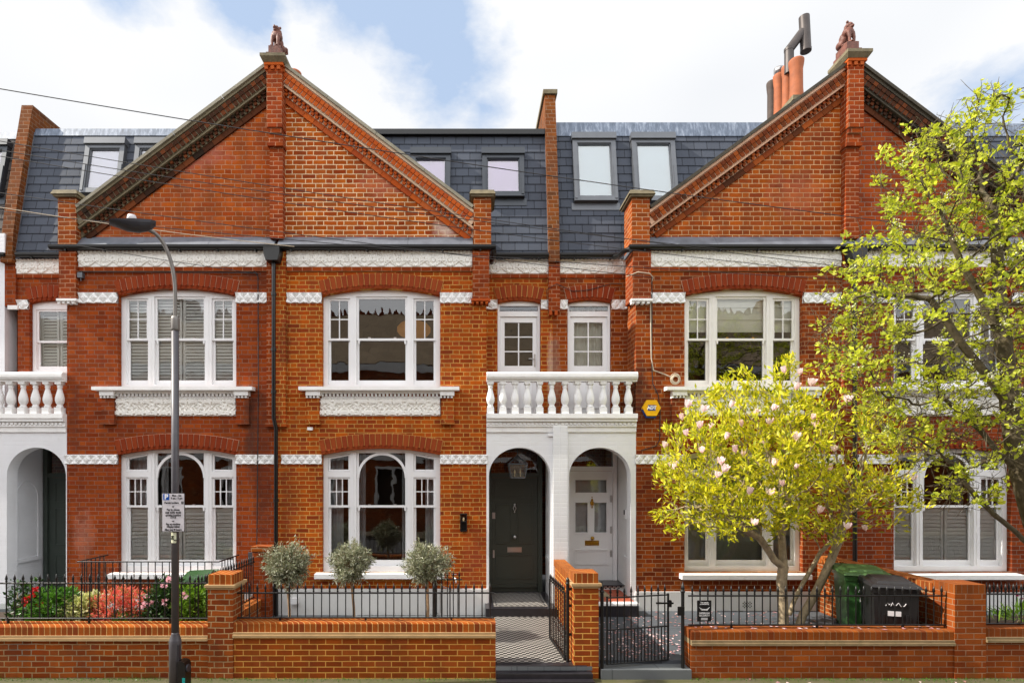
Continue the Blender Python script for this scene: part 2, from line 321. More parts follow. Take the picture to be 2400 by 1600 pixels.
def leafmat(name, cols, rough=.5, trans=.35, tcol=None):
    t = NT(name); n = len(cols)
    c = t.ramp(t.island(), [(i/(n-1), lin(k)) for i, k in enumerate(cols)])
    big = t.noise(1.7, 2)
    c = t.mix(big, mulnode(t, c, .72), mulnode(t, c, 1.25))
    t.fin(c, rough, spec=.4)
    tl = t.add('ShaderNodeBsdfTranslucent'); t.l.new(mulnode(t, c, 1.3) if tcol is None else t.mix(.5, c, lin(tcol)), tl.inputs[0])
    mx = t.add('ShaderNodeMixShader'); mx.inputs[0].default_value = trans
    t.l.new(t.b.outputs[0], mx.inputs[1]); t.l.new(tl.outputs[0], mx.inputs[2]); t.l.new(mx.outputs[0], t.out.inputs[0])
    return t.m
M['leaf_mag'] = leafmat('magnolia_leaf', [(208, 206, 28), (234, 224, 40), (150, 162, 24), (246, 234, 74), (186, 190, 28), (90, 108, 20), (214, 212, 34)], trans=.38)
M['leaf_haw'] = leafmat('young_tree_leaf', [(190, 200, 46), (216, 220, 58), (148, 166, 38), (224, 224, 90), (112, 134, 34)], trans=.5)
M['blossom'] = leafmat('cream_blossom', [(214, 214, 190), (232, 230, 214), (190, 198, 150)], trans=.3)
M['leaf_olive'] = leafmat('olive_leaf', [(116, 122, 84), (156, 160, 126), (76, 84, 52), (204, 204, 180), (96, 102, 60)], trans=.15, rough=.4)
M['leaf_green'] = leafmat('shrub_leaf', [(60, 104, 30), (84, 136, 40), (44, 80, 28), (110, 160, 50)], trans=.25, rough=.35)
M['leaf_dark'] = leafmat('camellia_leaf', [(34, 60, 26), (50, 84, 32), (28, 50, 26), (74, 108, 40)], trans=.15, rough=.3)
M['leaf_lime'] = leafmat('lime_leaf', [(120, 160, 40), (90, 130, 36), (150, 184, 60)], trans=.3)
M['leaf_cream'] = leafmat('variegated_leaf', [(206, 204, 140), (222, 220, 170), (150, 160, 80), (186, 190, 110)], trans=.3)
M['leaf_pink'] = leafmat('coral_leaf', [(226, 96, 84), (236, 124, 110), (206, 70, 60), (236, 150, 120), (130, 130, 54), (220, 90, 86)], trans=.3)
M['red_flower'] = leafmat('red_petal', [(190, 20, 30), (210, 34, 40), (160, 12, 24)], trans=.2)
M['pink_flower'] = leafmat('pink_petal', [(236, 176, 190), (240, 196, 204), (226, 150, 170)], trans=.3)
M['mag_flower'] = leafmat('magnolia_petal', [(250, 240, 238), (248, 226, 226), (252, 246, 242), (232, 176, 192)], trans=.4)
M['petal_litter'] = leafmat('fallen_petal', [(216, 180, 186), (230, 206, 206), (150, 96, 80), (200, 150, 160), (124, 84, 60)], trans=.1)
M['tulip'] = leafmat('tulip_petal', [(120, 12, 60), (150, 20, 80), (100, 8, 50)], trans=.2)
M['bark'] = plain('grey_brown_bark', (150, 134, 108), .85, var=.35, nscale=14, bump=.6, bscale=35)
M['barkdark'] = plain('dark_bark', (84, 74, 54), .85, var=.35, nscale=10, bump=.7, bscale=30, dirt=((104, 108, 66), 6, 1.6, .5))
M['barkolive'] = plain('tan_bark', (150, 122, 92), .85, var=.25, nscale=20, bump=.4, bscale=50)

# ------------------------------------------------------------------ mesh helper
class MB:
    def __init__(s): s.v = []; s.f = []; s.smooth = []
    def quad(s, a, b, c, d): i = len(s.v); s.v += [a, b, c, d]; s.f.append((i, i+1, i+2, i+3)); s.smooth.append(False)
    def raw(s, vs, fs, smooth=False):
        i = len(s.v); s.v += [tuple(v) for v in vs]
        for f in fs: s.f.append(tuple(i+k for k in f)); s.smooth.append(smooth)
    def box(s, x0, x1, y0, y1, z0, z1):
        s.raw([(x0, y0, z0), (x1, y0, z0), (x1, y1, z0), (x0, y1, z0), (x0, y0, z1), (x1, y0, z1), (x1, y1, z1), (x0, y1, z1)],
              [(0, 1, 5, 4), (1, 2, 6, 5), (2, 3, 7, 6), (3, 0, 4, 7), (4, 5, 6, 7), (3, 2, 1, 0)])
        return s
    def hexa(s, p):   # 8 corners in the order of box()
        s.raw(p, [(0, 1, 5, 4), (1, 2, 6, 5), (2, 3, 7, 6), (3, 0, 4, 7), (4, 5, 6, 7), (3, 2, 1, 0)]); return s
    def prism(s, pts, y0, y1, axis='y'):
        """convex/star polygon given in (x,z), extruded between y0 and y1 (axis y); axis x: pts are (y,z) between x0,x1."""
        n = len(pts); f = (lambda p, t: (p[0], t, p[1])) if axis == 'y' else (lambda p, t: (t, p[0], p[1]))
        vs = [f(p, y0) for p in pts]+[f(p, y1) for p in pts]
        fs = [tuple(range(n)), tuple(range(2*n-1, n-1, -1))]+[(i, (i+1) % n, (i+1) % n+n, i+n) for i in range(n)]
        s.raw(vs, fs); return s
    def tube(s, pts, rad, n=8, cap=True):
        pts = [Vector(p) for p in pts]; rs = rad if isinstance(rad, (list, tuple)) else [rad]*len(pts)
        ref = None; rings = []
        for i, p in enumerate(pts):
            d = (pts[min(i+1, len(pts)-1)]-pts[max(i-1, 0)])
            d = d.normalized() if d.length > 1e-9 else Vector((0, 0, 1))
            if ref is None: ref = d.orthogonal().normalized()
            ref = (ref-d*ref.dot(d)); ref = ref.normalized() if ref.length > 1e-6 else d.orthogonal().normalized()
            b = d.cross(ref)
            rings.append([p+(ref*math.cos(2*math.pi*k/n)+b*math.sin(2*math.pi*k/n))*rs[i] for k in range(n)])
        vs = [v for r in rings for v in r]; fs = []
        for i in range(len(pts)-1):
            for k in range(n):
                fs.append((i*n+k, i*n+(k+1) % n, (i+1)*n+(k+1) % n, (i+1)*n+k))
        s.raw(vs, fs, True)
        if cap:
            s.raw(rings[0], [tuple(range(n-1, -1, -1))]); s.raw(rings[-1], [tuple(range(n))])
        return s
    def lathe(s, prof, c=(0, 0, 0), n=16, smooth=True):
        vs = []
        for r, z in prof:
            for k in range(n): a = 2*math.pi*k/n; vs.append((c[0]+r*math.cos(a), c[1]+r*math.sin(a), c[2]+z))
        fs = []
        for i in range(len(prof)-1):
            for k in range(n): fs.append((i*n+k, i*n+(k+1) % n, (i+1)*n+(k+1) % n, (i+1)*n+k))
        fs.append(tuple(range(n-1, -1, -1))); m = (len(prof)-1)*n; fs.append(tuple(m+k for k in range(n)))
        s.raw(vs, fs, smooth); return s
    def sphere(s, c, r, n=10, sq=(1, 1, 1)):
        vs = []; fs = []; m = n//2
        for i in range(m+1):
            th = math.pi*i/m
            for k in range(n): a = 2*math.pi*k/n; vs.append((c[0]+r*sq[0]*math.sin(th)*math.cos(a), c[1]+r*sq[1]*math.sin(th)*math.sin(a), c[2]+r*sq[2]*math.cos(th)))
        for i in range(m):
            for k in range(n): fs.append((i*n+k, (i+1)*n+k, (i+1)*n+(k+1) % n, i*n+(k+1) % n))
        s.raw(vs, fs, True); return s
    def rect_ring(s, x0, x1, z0, z1, w, y0, y1, wb=None, wt=None):
        wb = w if wb is None else wb; wt = w if wt is None else wt
        s.box(x0, x0+w, y0, y1, z0, z1); s.box(x1-w, x1, y0, y1, z0, z1)
        s.box(x0+w, x1-w, y0, y1, z0, z0+wb); s.box(x0+w, x1-w, y0, y1, z1-wt, z1); return s
    def mesh(s, name, off=(0, 0, 0)):
        me = bpy.data.meshes.new(name)
        me.from_pydata([(v[0]-off[0], v[1]-off[1], v[2]-off[2]) for v in s.v], [], s.f)
        me.polygons.foreach_set('use_smooth', s.smooth); me.update()
        return me
def wloc(o):
    v = Vector((0, 0, 0))
    while o is not None: v = v+o.location; o = o.parent
    return v
def link(name, me, mat, parent=None, loc=(0, 0, 0)):
    o = bpy.data.objects.new(name, me); COL.objects.link(o)
    if mat is not None:
        if len(me.materials) == 0: me.materials.append(mat)
    if parent is not None: o.parent = parent; o.location = Vector(loc)-wloc(parent)
    else: o.location = loc
    return o
def build(mb, name, mat, parent=None, loc=None):
    """mb holds world coordinates; the object's origin goes to loc (default: its parent's origin, or the centre of its foot)."""
    if loc is None:
        if parent is not None: loc = (0, 0, 0) if parent.type == 'EMPTY' and False else tuple(wloc(parent))
        else:
            a = np.array([tuple(v) for v in mb.v]); loc = ((a[:, 0].min()+a[:, 0].max())/2, (a[:, 1].min()+a[:, 1].max())/2, a[:, 2].min())
            loc = tuple(float(q) for q in loc)
    return link(name, mb.mesh(name, loc), M[mat] if isinstance(mat, str) else mat, parent, loc)
def tag(o, label=None, cat=None, group=None, kind=None):
    if label: o['label'] = label
    if cat: o['category'] = cat
    if group: o['group'] = group
    if kind: o['kind'] = kind
    return o
def empty(name, loc, label, cat, group=None):
    o = bpy.data.objects.new(name, None); COL.objects.link(o); o.location = loc; o.empty_display_size = .3
    return tag(o, label, cat, group)
def box(name, mat, parent, *b):
    return build(MB().box(*b), name, mat, parent)

def holed(outer, holes, y0, y1):
    """plate in the XZ plane with holes, between y0 and y1"""
    cu = bpy.data.curves.new('tmp', 'CURVE'); cu.dimensions = '2D'; cu.fill_mode = 'BOTH'; cu.extrude = (y1-y0)/2
    for pl in [outer]+list(holes):
        sp = cu.splines.new('POLY'); sp.points.add(len(pl)-1)
        for i, p in enumerate(pl): sp.points[i].co = (p[0], p[1], 0, 1)
        sp.use_cyclic_u = True
    ob = bpy.data.objects.new('tmp', cu); me = bpy.data.meshes.new_from_object(ob)
    mb = MB(); yc = (y0+y1)/2
    mb.raw([(v.co.x, yc-v.co.z, v.co.y) for v in me.vertices], [tuple(p.vertices) for p in me.polygons])
    bpy.data.objects.remove(ob); bpy.data.curves.remove(cu); bpy.data.meshes.remove(me)
    return mb
def arc_pts(cx, hw, zs, za, n=24):
    rise = za-zs; Rr = (hw*hw+rise*rise)/(2*rise); cz = za-Rr; a = math.asin(min(1, hw/Rr))
    if rise >= hw: a = math.pi/2
    return [(cx+Rr*math.sin(-a+2*a*i/n), cz+Rr*math.cos(-a+2*a*i/n)) for i in range(n+1)], Rr, cz, a
def opening(cx, hw, zb, zs, za, n=24):
    p, *_ = arc_pts(cx, hw, zs, za, n)
    return [(cx-hw, zb)]+p+[(cx+hw, zb)] if True else None
def ell_opening(cx, hw, zb, zs, za, n=28):
    return [(cx-hw, zb)]+[(cx-hw*math.cos(math.pi*i/n), zs+(za-zs)*math.sin(math.pi*i/n)) for i in range(n+1)]+[(cx+hw, zb)]
def text(body, size, cx, z, y, align='CENTER', bold=0.0, ext=.0008, squeeze=1.0):
    cu = bpy.data.curves.new('txt', 'FONT'); cu.body = body; cu.size = size; cu.align_x = align; cu.align_y = 'CENTER'; cu.offset = bold; cu.extrude = ext; cu.resolution_u = 3
    ob = bpy.data.objects.new('txt', cu); me = bpy.data.meshes.new_from_object(ob); mb = MB()
    mb.raw([(cx+v.co.x*squeeze, y-v.co.z, z+v.co.y) for v in me.vertices], [tuple(p.vertices) for p in me.polygons])
    bpy.data.objects.remove(ob); bpy.data.curves.remove(cu); bpy.data.meshes.remove(me); return mb

# ------------------------------------------------------------------ reliefs
def relief(x0, x1, z0, z1, Y, fn, res=.011, th=.03):
    nx = max(2, int((x1-x0)/res)); nz = max(2, int((z1-z0)/res))
    xs = np.linspace(x0, x1, nx+1); zs = np.linspace(z0, z1, nz+1)
    U, W = np.meshgrid(xs-x0, zs-z0); H = fn(U, W)
    vs = [(float(xs[i]), float(Y-H[j, i]), float(zs[j])) for j in range(nz+1) for i in range(nx+1)]
    fs = [(j*(nx+1)+i, j*(nx+1)+i+1, (j+1)*(nx+1)+i+1, (j+1)*(nx+1)+i) for j in range(nz) for i in range(nx)]
    mb = MB(); mb.raw(vs, fs, False)
    yb = Y+th   # edges back to the wall
    mb.quad((x0, Y, z0), (x0, Y, z1), (x0, yb, z1), (x0, yb, z0)); mb.quad((x1, Y, z0), (x1, yb, z0), (x1, yb, z1), (x1, Y, z1))
    mb.quad((x0, Y, z0), (x0, yb, z0), (x1, yb, z0), (x1, Y, z0)); mb.quad((x0, Y, z1), (x1, Y, z1), (x1, yb, z1), (x0, yb, z1))
    return mb
def sm(a, b, x):
    t_ = np.clip((x-a)/(b-a), 0, 1); return t_*t_*(3-2*t_)
def f_frieze(pitch, hgt):
    def fn(U, W):
        u = (U/pitch) % 1.0*pitch-pitch/2; w = W/hgt; H = np.zeros_like(U)
        a = np.abs(u)/(pitch/2)
        d = a*.5+np.abs(w-.45)*1.05                       # diamond with a moulded rim
        H += .012*sm(.50, .44, d); H -= .008*sm(.36, .32, d)
        r = np.hypot(u, (w-.5)*hgt); th = np.arctan2((w-.5)*hgt, u)
        H += .014*sm(.05, .03, r)
        ul = np.abs(u)-pitch*.30; wl = (w-.66)*hgt        # oak-like leaves
        rl = np.hypot(ul*1.0, wl); tl = np.arctan2(wl, ul)
        H = np.maximum(H, .022*sm(.095, .075, rl*(1.15+.28*np.cos(5*tl+.6))))
        H -= .006*sm(.008, .003, np.abs(ul-.1*wl))*sm(.1, .06, rl)
        H = np.maximum(H, .016*sm(.06, .03, np.abs(d-.55)*1.0)*(w < .45))
        return 1.15*H*(w < .95)*(w > .03)
    return fn
def f_diamond(pitch, hgt):
    def fn(U, W):
        a = np.abs(((U/pitch) % 1.0)-.5)*2; b = np.abs(W/hgt-.5)*2.1
        d = a+b; H = .05*np.abs(1-np.clip(d, 0, 2))
        H -= .012*sm(.42, .36, d)
        return np.clip(H, 0, 1)*(W/hgt > .04)*(W/hgt < .96)
    return fn
def f_apron(pitch, hgt):
    def fn(U, W):
        u = (U/pitch) % 1.0*pitch-pitch/2; w = W/hgt; H = np.zeros_like(U); a = np.abs(u)/(pitch/2)
        d = a+np.abs(w-.5)*1.6
        H += .02*sm(.10, .04, np.abs(d-.62)); H += .016*sm(.08, .03, np.abs(d-1.0))
        r = np.hypot(u, (w-.52)*hgt); th = np.arctan2((w-.52)*hgt, u)
        H = np.maximum(H, .024*sm(.075, .055, r*(1+.25*np.cos(5*th)))); H -= .012*sm(.02, .01, r)
        for cx_, cw, sg in ((.34, .83, 1), (.78, .83, -1), (.30, .16, -1), (.80, .17, 1)):
            ul = np.abs(u)-pitch/2*cx_; wl = (w-cw)*hgt
            rl = np.hypot(ul, wl*1.4); tl = np.arctan2(wl*1.4, ul*sg)
            H = np.maximum(H, .026*sm(.085, .062, rl*(1.1+.3*np.cos(5*tl))))
        return 1.15*H*(w > .03)*(w < .97)
    return fn
def dentils(mb, x0, x1, z0, z1, y0, y1, pitch=.083, duty=.55):
    n = int((x1-x0)/pitch); p = (x1-x0)/n
    for i in range(n):
        mb.box(x0+i*p, x0+i*p+p*duty, y0, y1, z0, z1)
    return mb
def frieze(parent, x0, x1, z0, z1, Y, name='frieze'):
    h = z1-z0; zt = z1-h*.17
    mb = relief(x0, x1, z0, zt, Y, f_frieze(.33, zt-z0)); n = len(mb.v)
    mb.box(x0, x1, Y-.004, Y+.03, zt+.001, zt+.014)
    mb.box(x0, x1, Y-.008, Y+.03, zt+.014, z1)
    dentils(mb, x0+.01, x1-.01, zt+.016, z1-.004, Y-.034, Y-.008, .075)
    return build(mb, name, 'terracotta_white', parent)
def string(parent, x0, x1, z0=None, z1=None, Y=-.012, zz=(0, 0)):
    n = max(1, round((x1-x0)/.165))
    return build(relief(x0, x1, zz[0], zz[1], Y, f_diamond((x1-x0)/n, zz[1]-zz[0])), 'string_course', 'whitestone', parent)

def brick_arch(parent, cx, hw, zs, za, ring, Y, mat, mortar, n=None, depth=.25):
    _, Rr, cz, a = arc_pts(cx, hw, zs, za)
    n = n or int(2*a*(Rr+ring)/.107)
    mo = MB(); N = 32
    for i in range(N):   # bed of mortar behind the wedges
        t0 = -a+2*a*i/N; t1 = -a+2*a*(i+1)/N
        P = lambda r, t_, y: (cx+r*math.sin(t_), y, cz+r*math.cos(t_))
        r0, r1 = Rr+.072, Rr+ring+.006
        mo.hexa([P(r0, t0, Y-.008), P(r0, t1, Y-.008), P(r0, t1, Y+.09), P(r0, t0, Y+.09), P(r1, t0, Y-.008), P(r1, t1, Y-.008), P(r1, t1, Y+.09), P(r1, t0, Y+.09)])
    o = build(mo, 'arch_mortar', mortar, parent)
    mb = MB(); g = .0078
    for i in range(N):
        t0 = -a+2*a*i/N; t1 = -a+2*a*(i+1)/N; P = lambda r, t_, y: (cx+r*math.sin(t_), y, cz+r*math.cos(t_)); r0, r1 = Rr+.002, Rr+.0715
        mb.hexa([P(r0, t0, Y-.004), P(r0, t1, Y-.004), P(r0, t1, Y+.09), P(r0, t0, Y+.09), P(r1, t0, Y-.004), P(r1, t1, Y-.004), P(r1, t1, Y+.09), P(r1, t0, Y+.09)])
    for i in range(n):
        t0 = -a+2*a*i/n; t1 = -a+2*a*(i+1)/n; tm = (t0+t1)/2
        def P(r, t_, y): return (cx+r*math.sin(t_), y, cz+r*math.cos(t_))
        e = g/Rr
        r0, r1 = Rr+.075, Rr+ring
        mb.hexa([P(r0, t0+e, Y-.022), P(r0, t1-e, Y-.022), P(r0, t1-e, Y+.02), P(r0, t0+e, Y+.02), P(r1, t0+e, Y-.022), P(r1, t1-e, Y-.022), P(r1, t1-e, Y+.02), P(r1, t0+e, Y+.02)])
        # moulded tip: two chevrons one above the other
        for (ra, rb, y) in ((Rr+.045, Rr+.075, Y-.022), (Rr+.004, Rr+.05, Y-.014)):
            pts = [P(rb, t0+e, y), P(ra, tm, y-.008), P(rb, t1-e, y)]; bk = [P(rb, t0+e, Y+.02), P(ra, tm, Y+.02), P(rb, t1-e, Y+.02)]
            mb.raw(pts+bk, [(0, 1, 2), (5, 4, 3), (0, 3, 4, 1), (1, 4, 5, 2), (2, 5, 3, 0)])
    build(mb, 'brick_arch', mat, parent)
# ------------------------------------------------------------------ windows
UP = dict(zb=4.464, zs=6.218, za=6.357); LO = dict(zb=.915, zs=3.16, za=3.284); HW = 1.135
def louvres(x0, x1, z0, z1, y, mid=True, pitch=.062):
    mb = MB(); xs = [(x0, (x0+x1)/2-.012), ((x0+x1)/2+.012, x1)] if mid else [(x0, x1)]
    for a, b in xs:
        mb.rect_ring(a, b, z0, z1, .045, y, y+.03)
        n = int((z1-z0-.1)/pitch)
        for i in range(n):
            z = z0+.05+(i+.5)*(z1-z0-.1)/n
            mb.hexa([(a+.045, y+.0, z-pitch*.5), (b-.045, y+.0, z-pitch*.5), (b-.045, y+.034, z+pitch*.42), (a+.045, y+.034, z+pitch*.42),
                     (a+.045, y+.006, z-pitch*.5+.008), (b-.045, y+.006, z-pitch*.5+.008), (b-.045, y+.042, z+pitch*.42+.006), (a+.045, y+.042, z+pitch*.42+.006)])
    return mb
def drape(x0, x1, z0, z1, y, amp=.03, folds=5, flare=0.0):
    n = 60; vs = []; fs = []
    for i in range(n+1):
        t_ = i/n; x = x0+(x1-x0)*t_; yy = y+amp*math.sin(t_*folds*2*math.pi)+amp*.4*math.sin(t_*folds*5.1)
        vs += [(x, yy, z0), (x+flare*t_, yy*1.0, z1)]
    for i in range(n): fs.append((2*i, 2*i+2, 2*i+3, 2*i+1))
    mb = MB(); mb.raw(vs, fs, True); return mb
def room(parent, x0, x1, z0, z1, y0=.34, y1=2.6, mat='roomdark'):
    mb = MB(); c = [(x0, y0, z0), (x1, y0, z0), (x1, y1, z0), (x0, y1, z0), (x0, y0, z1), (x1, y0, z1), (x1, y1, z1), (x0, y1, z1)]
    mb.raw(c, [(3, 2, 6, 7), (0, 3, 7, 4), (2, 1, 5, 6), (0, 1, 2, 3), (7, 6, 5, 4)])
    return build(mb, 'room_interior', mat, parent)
def bay_window(house, cx, low, content, warm=False):
    k = LO if low else UP; zb, zs, za = k['zb'], k['zs'], k['za']
    wm = 'whitewarm' if warm else 'white'
    hw = HW-.004; out = opening(cx, hw, zb+.003, zs, za-.003)
    S0, S1, C = .615, 1.045, .495
    fz = zb+.07 if not low else zb+.10
    holes = []
    if not low:
        top = 6.20; ctop = 6.238; meet = 5.41
        holes = [[(cx+a, fz), (cx+b, fz), (cx+b, t_), (cx+a, t_)] for a, b, t_ in ((-S1, -S0, top), (-C, C, ctop), (S0, S1, top))]
    else:
        meet = 2.168; ctop = 3.215; tr0, tr1 = 2.735, 2.845
        rise = za-zs; Rr = (HW**2+rise**2)/(2*rise); czz = za-Rr
        arcz = lambda xx: czz+math.sqrt(Rr*Rr-xx*xx)
        for sg in (-1, 1):
            a, b = (-S1, -S0) if sg < 0 else (S0, S1)
            holes.append([(cx+a, fz), (cx+b, fz), (cx+b, tr0), (cx+a, tr0)])
            holes.append([(cx+a, tr1), (cx+b, tr1), (cx+b, arcz(b)-.055), (cx+(a+b)/2, arcz((a+b)/2)-.055), (cx+a, arcz(a)-.055)])
        holes.append([(cx-C, fz), (cx+C, fz), (cx+C, ctop), (cx-C, ctop)])
    mb = holed(out, holes, .10, .24)
    for sg in (-1, 1):   # raised beads on the mullions
        mb.box(cx+sg*.555-.008, cx+sg*.555+.008, .092, .0995, fz+.02, (top if not low else ctop)-.02)
    w = build(mb, 'window', wm, house)
    sl = MB()
    def sash(x0, x1, z0, z1, y, rb=.04, rt=.04, vm=0, hm=None):
        sl.rect_ring(x0, x1, z0, z1, .042, y, y+.035, rb, rt)
        gx0, gx1, gz0, gz1 = x0+.042, x1-.042, z0+rb, z1-rt
        for i in range(vm):
            xm = gx0+(gx1-gx0)*(i+1)/(vm+1)
            if hm: sl.box(xm-.009, xm+.009, y+.004, y+.03, gz0, hm-.009); sl.box(xm-.009, xm+.009, y+.004, y+.03, hm+.009, gz1)
            else: sl.box(xm-.009, xm+.009, y+.004, y+.03, gz0, gz1)
        if hm: sl.box(gx0, gx1, y+.004, y+.03, hm-.009, hm+.009)
        gl.quad((gx0, y+.018, gz0), (gx1, y+.018, gz0), (gx1, y+.018, gz1), (gx0, y+.018, gz1))
    gl = MB()
    e = .002
    for a, b, isC in ((-S1, -S0, 0), (-C, C, 1), (S0, S1, 0)):
        x0, x1 = cx+a+e, cx+b-e
        if not low:
            zt = (ctop if isC else top)-e
            sash(x0, x1, meet-.02, zt, .125, .04, .04, 0 if isC else 1, None if isC else 5.80)
            sash(x0, x1, fz+e, meet+.02, .165, .085, .04)
        else:
            if isC:
                sash(x0, x1, meet-.02, ctop-e, .125, .045, .01)
                r1 = (x1-x0)/2-.001; rc = 2.722; cxx = (x0+x1)/2; N = 32; w_ = .050
                for i in range(N):
                    t0 = math.pi*i/N; t1 = math.pi*(i+1)/N
                    P = lambda r, t_, y: (cxx+r*math.cos(t_), y, rc+r*math.sin(t_))
                    ro = r1; ri = r1-w_
                    sl.hexa([P(ri, t1, .118), P(ri, t0, .118), P(ri, t0, .158), P(ri, t1, .158), P(ro, t1, .118), P(ro, t0, .118), P(ro, t0, .158), P(ro, t1, .158)])
            else:
                sash(x0, x1, meet-.02, tr0-e, .125, .045, .035, 2, 2.455)
            sash(x0, x1, fz+e, meet+.02, .165, .105, .04)
    if low:
        for sg in (-1, 1):
            a, b = sorted((sg*S0, sg*S1)); za_, zb_ = arcz(a)-.055, arcz(b)-.055
            P = [(cx+a+.004, tr1+.004), (cx+b-.004, tr1+.004), (cx+b-.004, zb_-.004), (cx+a+.004, za_-.004)]; wI = .035
            Q = [(P[0][0]+wI, P[0][1]+wI), (P[1][0]-wI, P[1][1]+wI), (P[2][0]-wI, P[2][1]-wI), (P[3][0]+wI, P[3][1]-wI)]
            for i in range(4):
                j = (i+1) % 4
                f = lambda p, y: (p[0], y, p[1])
                sl.hexa([f(P[i], .13), f(P[j], .13), f(P[j], .165), f(P[i], .165), f(Q[i], .13), f(Q[j], .13), f(Q[j], .165), f(Q[i], .165)])
            gl.quad(*[f(q, .15) for q in Q])
    # horns and catches on the meeting rail
    for sg in (-1, 1):
        xh = cx+sg*(C-.045); sl.prism([(xh-.012, meet-.085), (xh+.012, meet-.085), (xh+.018, meet-.04), (xh+.018, meet-.0205), (xh-.018, meet-.0205), (xh-.018, meet-.04)], .125, .155)
    build(sl, 'sash', wm, w); build(gl, 'pane', 'glass', w)
    if not low:
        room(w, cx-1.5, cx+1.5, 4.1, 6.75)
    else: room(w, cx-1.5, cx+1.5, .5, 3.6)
    for sg in (-.25, .25): build(MB().box(cx+sg-.025, cx+sg+.025, .135, .16, meet+.0205, meet+.045), 'sash_catch', 'brass' if warm else 'chrome', w)
    if content == 'shutters':
        mb = MB()
        for a, b, m_ in ((-1.09, -.60, False), (-.54, .54, True), (.60, 1.09, False)):
            q = louvres(cx+a, cx+b, fz+.02, 6.25, .203, m_); mb.v, n0 = mb.v, len(mb.v); mb.v += q.v; mb.f += [tuple(i+n0 for i in f) for f in q.f]; mb.smooth += q.smooth
        build(mb, 'shutter', 'shutter', w)
    if content == 'halfshutters':
        mb = MB()
        for a, b, m_ in ((-1.09, -.60, False), (-.54, .54, True), (.60, 1.09, False)):
            q = louvres(cx+a, cx+b, fz+.02, meet+.02, .203, m_, .072); n0 = len(mb.v); mb.v += q.v; mb.f += [tuple(i+n0 for i in f) for f in q.f]; mb.smooth += q.smooth
        build(mb, 'shutter', 'shutter', w)
    if content in ('halfshutters', 'curtains'):
        for a, b in ((-1.12, -.80), (-.50, -.36), (.36, .52), (.82, 1.12)):
            build(drape(cx+a, cx+b, (meet+.04) if content == 'halfshutters' else fz, 3.3 if low else 6.4, .36, .02, 3), 'curtain', 'greycurtain' if content == 'halfshutters' else 'greycurtain', w)
    if content == 'pendant':
        mb = MB(); c = (cx+.50, 1.3, 5.92)
        prof = [(0.01, -.20), (.16, -.185), (.30, -.13), (.36, -.05), (.36, .03), (.29, .11), (.16, .16), (.02, .175)]
        mb.lathe(prof, c, 24)
        p = build(mb, 'pendant_shade', M['shadeglow'], w)
        build(MB().tube([(c[0], 1.3, 6.09), (c[0], 1.3, 6.74)], .006, 6), 'pendant_cord', 'cable', w)
    if content == 'roman':
        mb = MB()
        for a, b in ((-1.10, -.58), (-.53, .53), (.58, 1.10)):
            for i in range(3):
                zt = 6.32-i*.24; mb.hexa([(cx+a, .205, zt-.27), (cx+b, .205, zt-.27), (cx+b, .215, zt-.27), (cx+a, .215, zt-.27), (cx+a, .225, zt), (cx+b, .225, zt), (cx+b, .235, zt), (cx+a, .235, zt)])
        build(mb, 'roman_blind', 'blind', w)
    if content == 'net':
        build(drape(cx-1.1, cx+1.1, fz, 3.25, .30, .012, 22), 'net_curtain', 'greycurtain', w)
        build(drape(cx-.98, cx-.45, fz, 3.2, .38, .03, 4), 'curtain', 'curtain', w)
    return w
def sill_upper(house, cx, bricks, warm=False):
    mb = MB(); mb.prism([(-.17, 4.385), (-.17, 4.452), (.10, 4.466), (.10, 4.385)], cx-1.535, cx+1.505, 'x')
    s = build(mb, 'window_sill', 'whitestone', house)
    mb = MB()
    mb.box(cx-1.22, cx+1.22, -.08, -.002, 4.335, 4.384)
    dentils(mb, cx-1.13, cx+1.13, 4.285, 4.334, -.065, -.002, .072)
    mb.box(cx-1.13, cx+1.13, -.030, -.002, 4.245, 4.2845)
    for sg in (-1, 1):
        a, b = sorted((cx+sg*1.14, cx+sg*1.41)); mb.box(a, b, -.13, -.002, 4.29, 4.384)
        dentils(mb, a, b, 4.245, 4.289, -.11, -.002, .066)
    build(mb, 'dentil_cornice', 'whitestone', house)
    build(relief(cx-1.165, cx+1.14, 3.91, 4.243, -.016, f_apron(.4617, .333)), 'apron_panel', 'terracotta_white', house)
    for sg in (-1, 1):
        a, b = sorted((cx+sg*1.165, cx+sg*1.405)); mb = MB().box(a, b, -.075, -.002, 3.80, 4.244); mb.box(a-.01, b+.01, -.095, -.002, 3.745, 3.799)
        build(mb, 'brick_bracket', bricks, house)
def sill_lower(house, cx, z0=.815, z1=.915):
    mb = MB(); mb.prism([(-.16, z0), (-.16, z1-.014), (.10, z1+.002), (.10, z0)], cx-1.24, cx+1.22, 'x')
    build(mb, 'window_sill', 'whitestone', house)

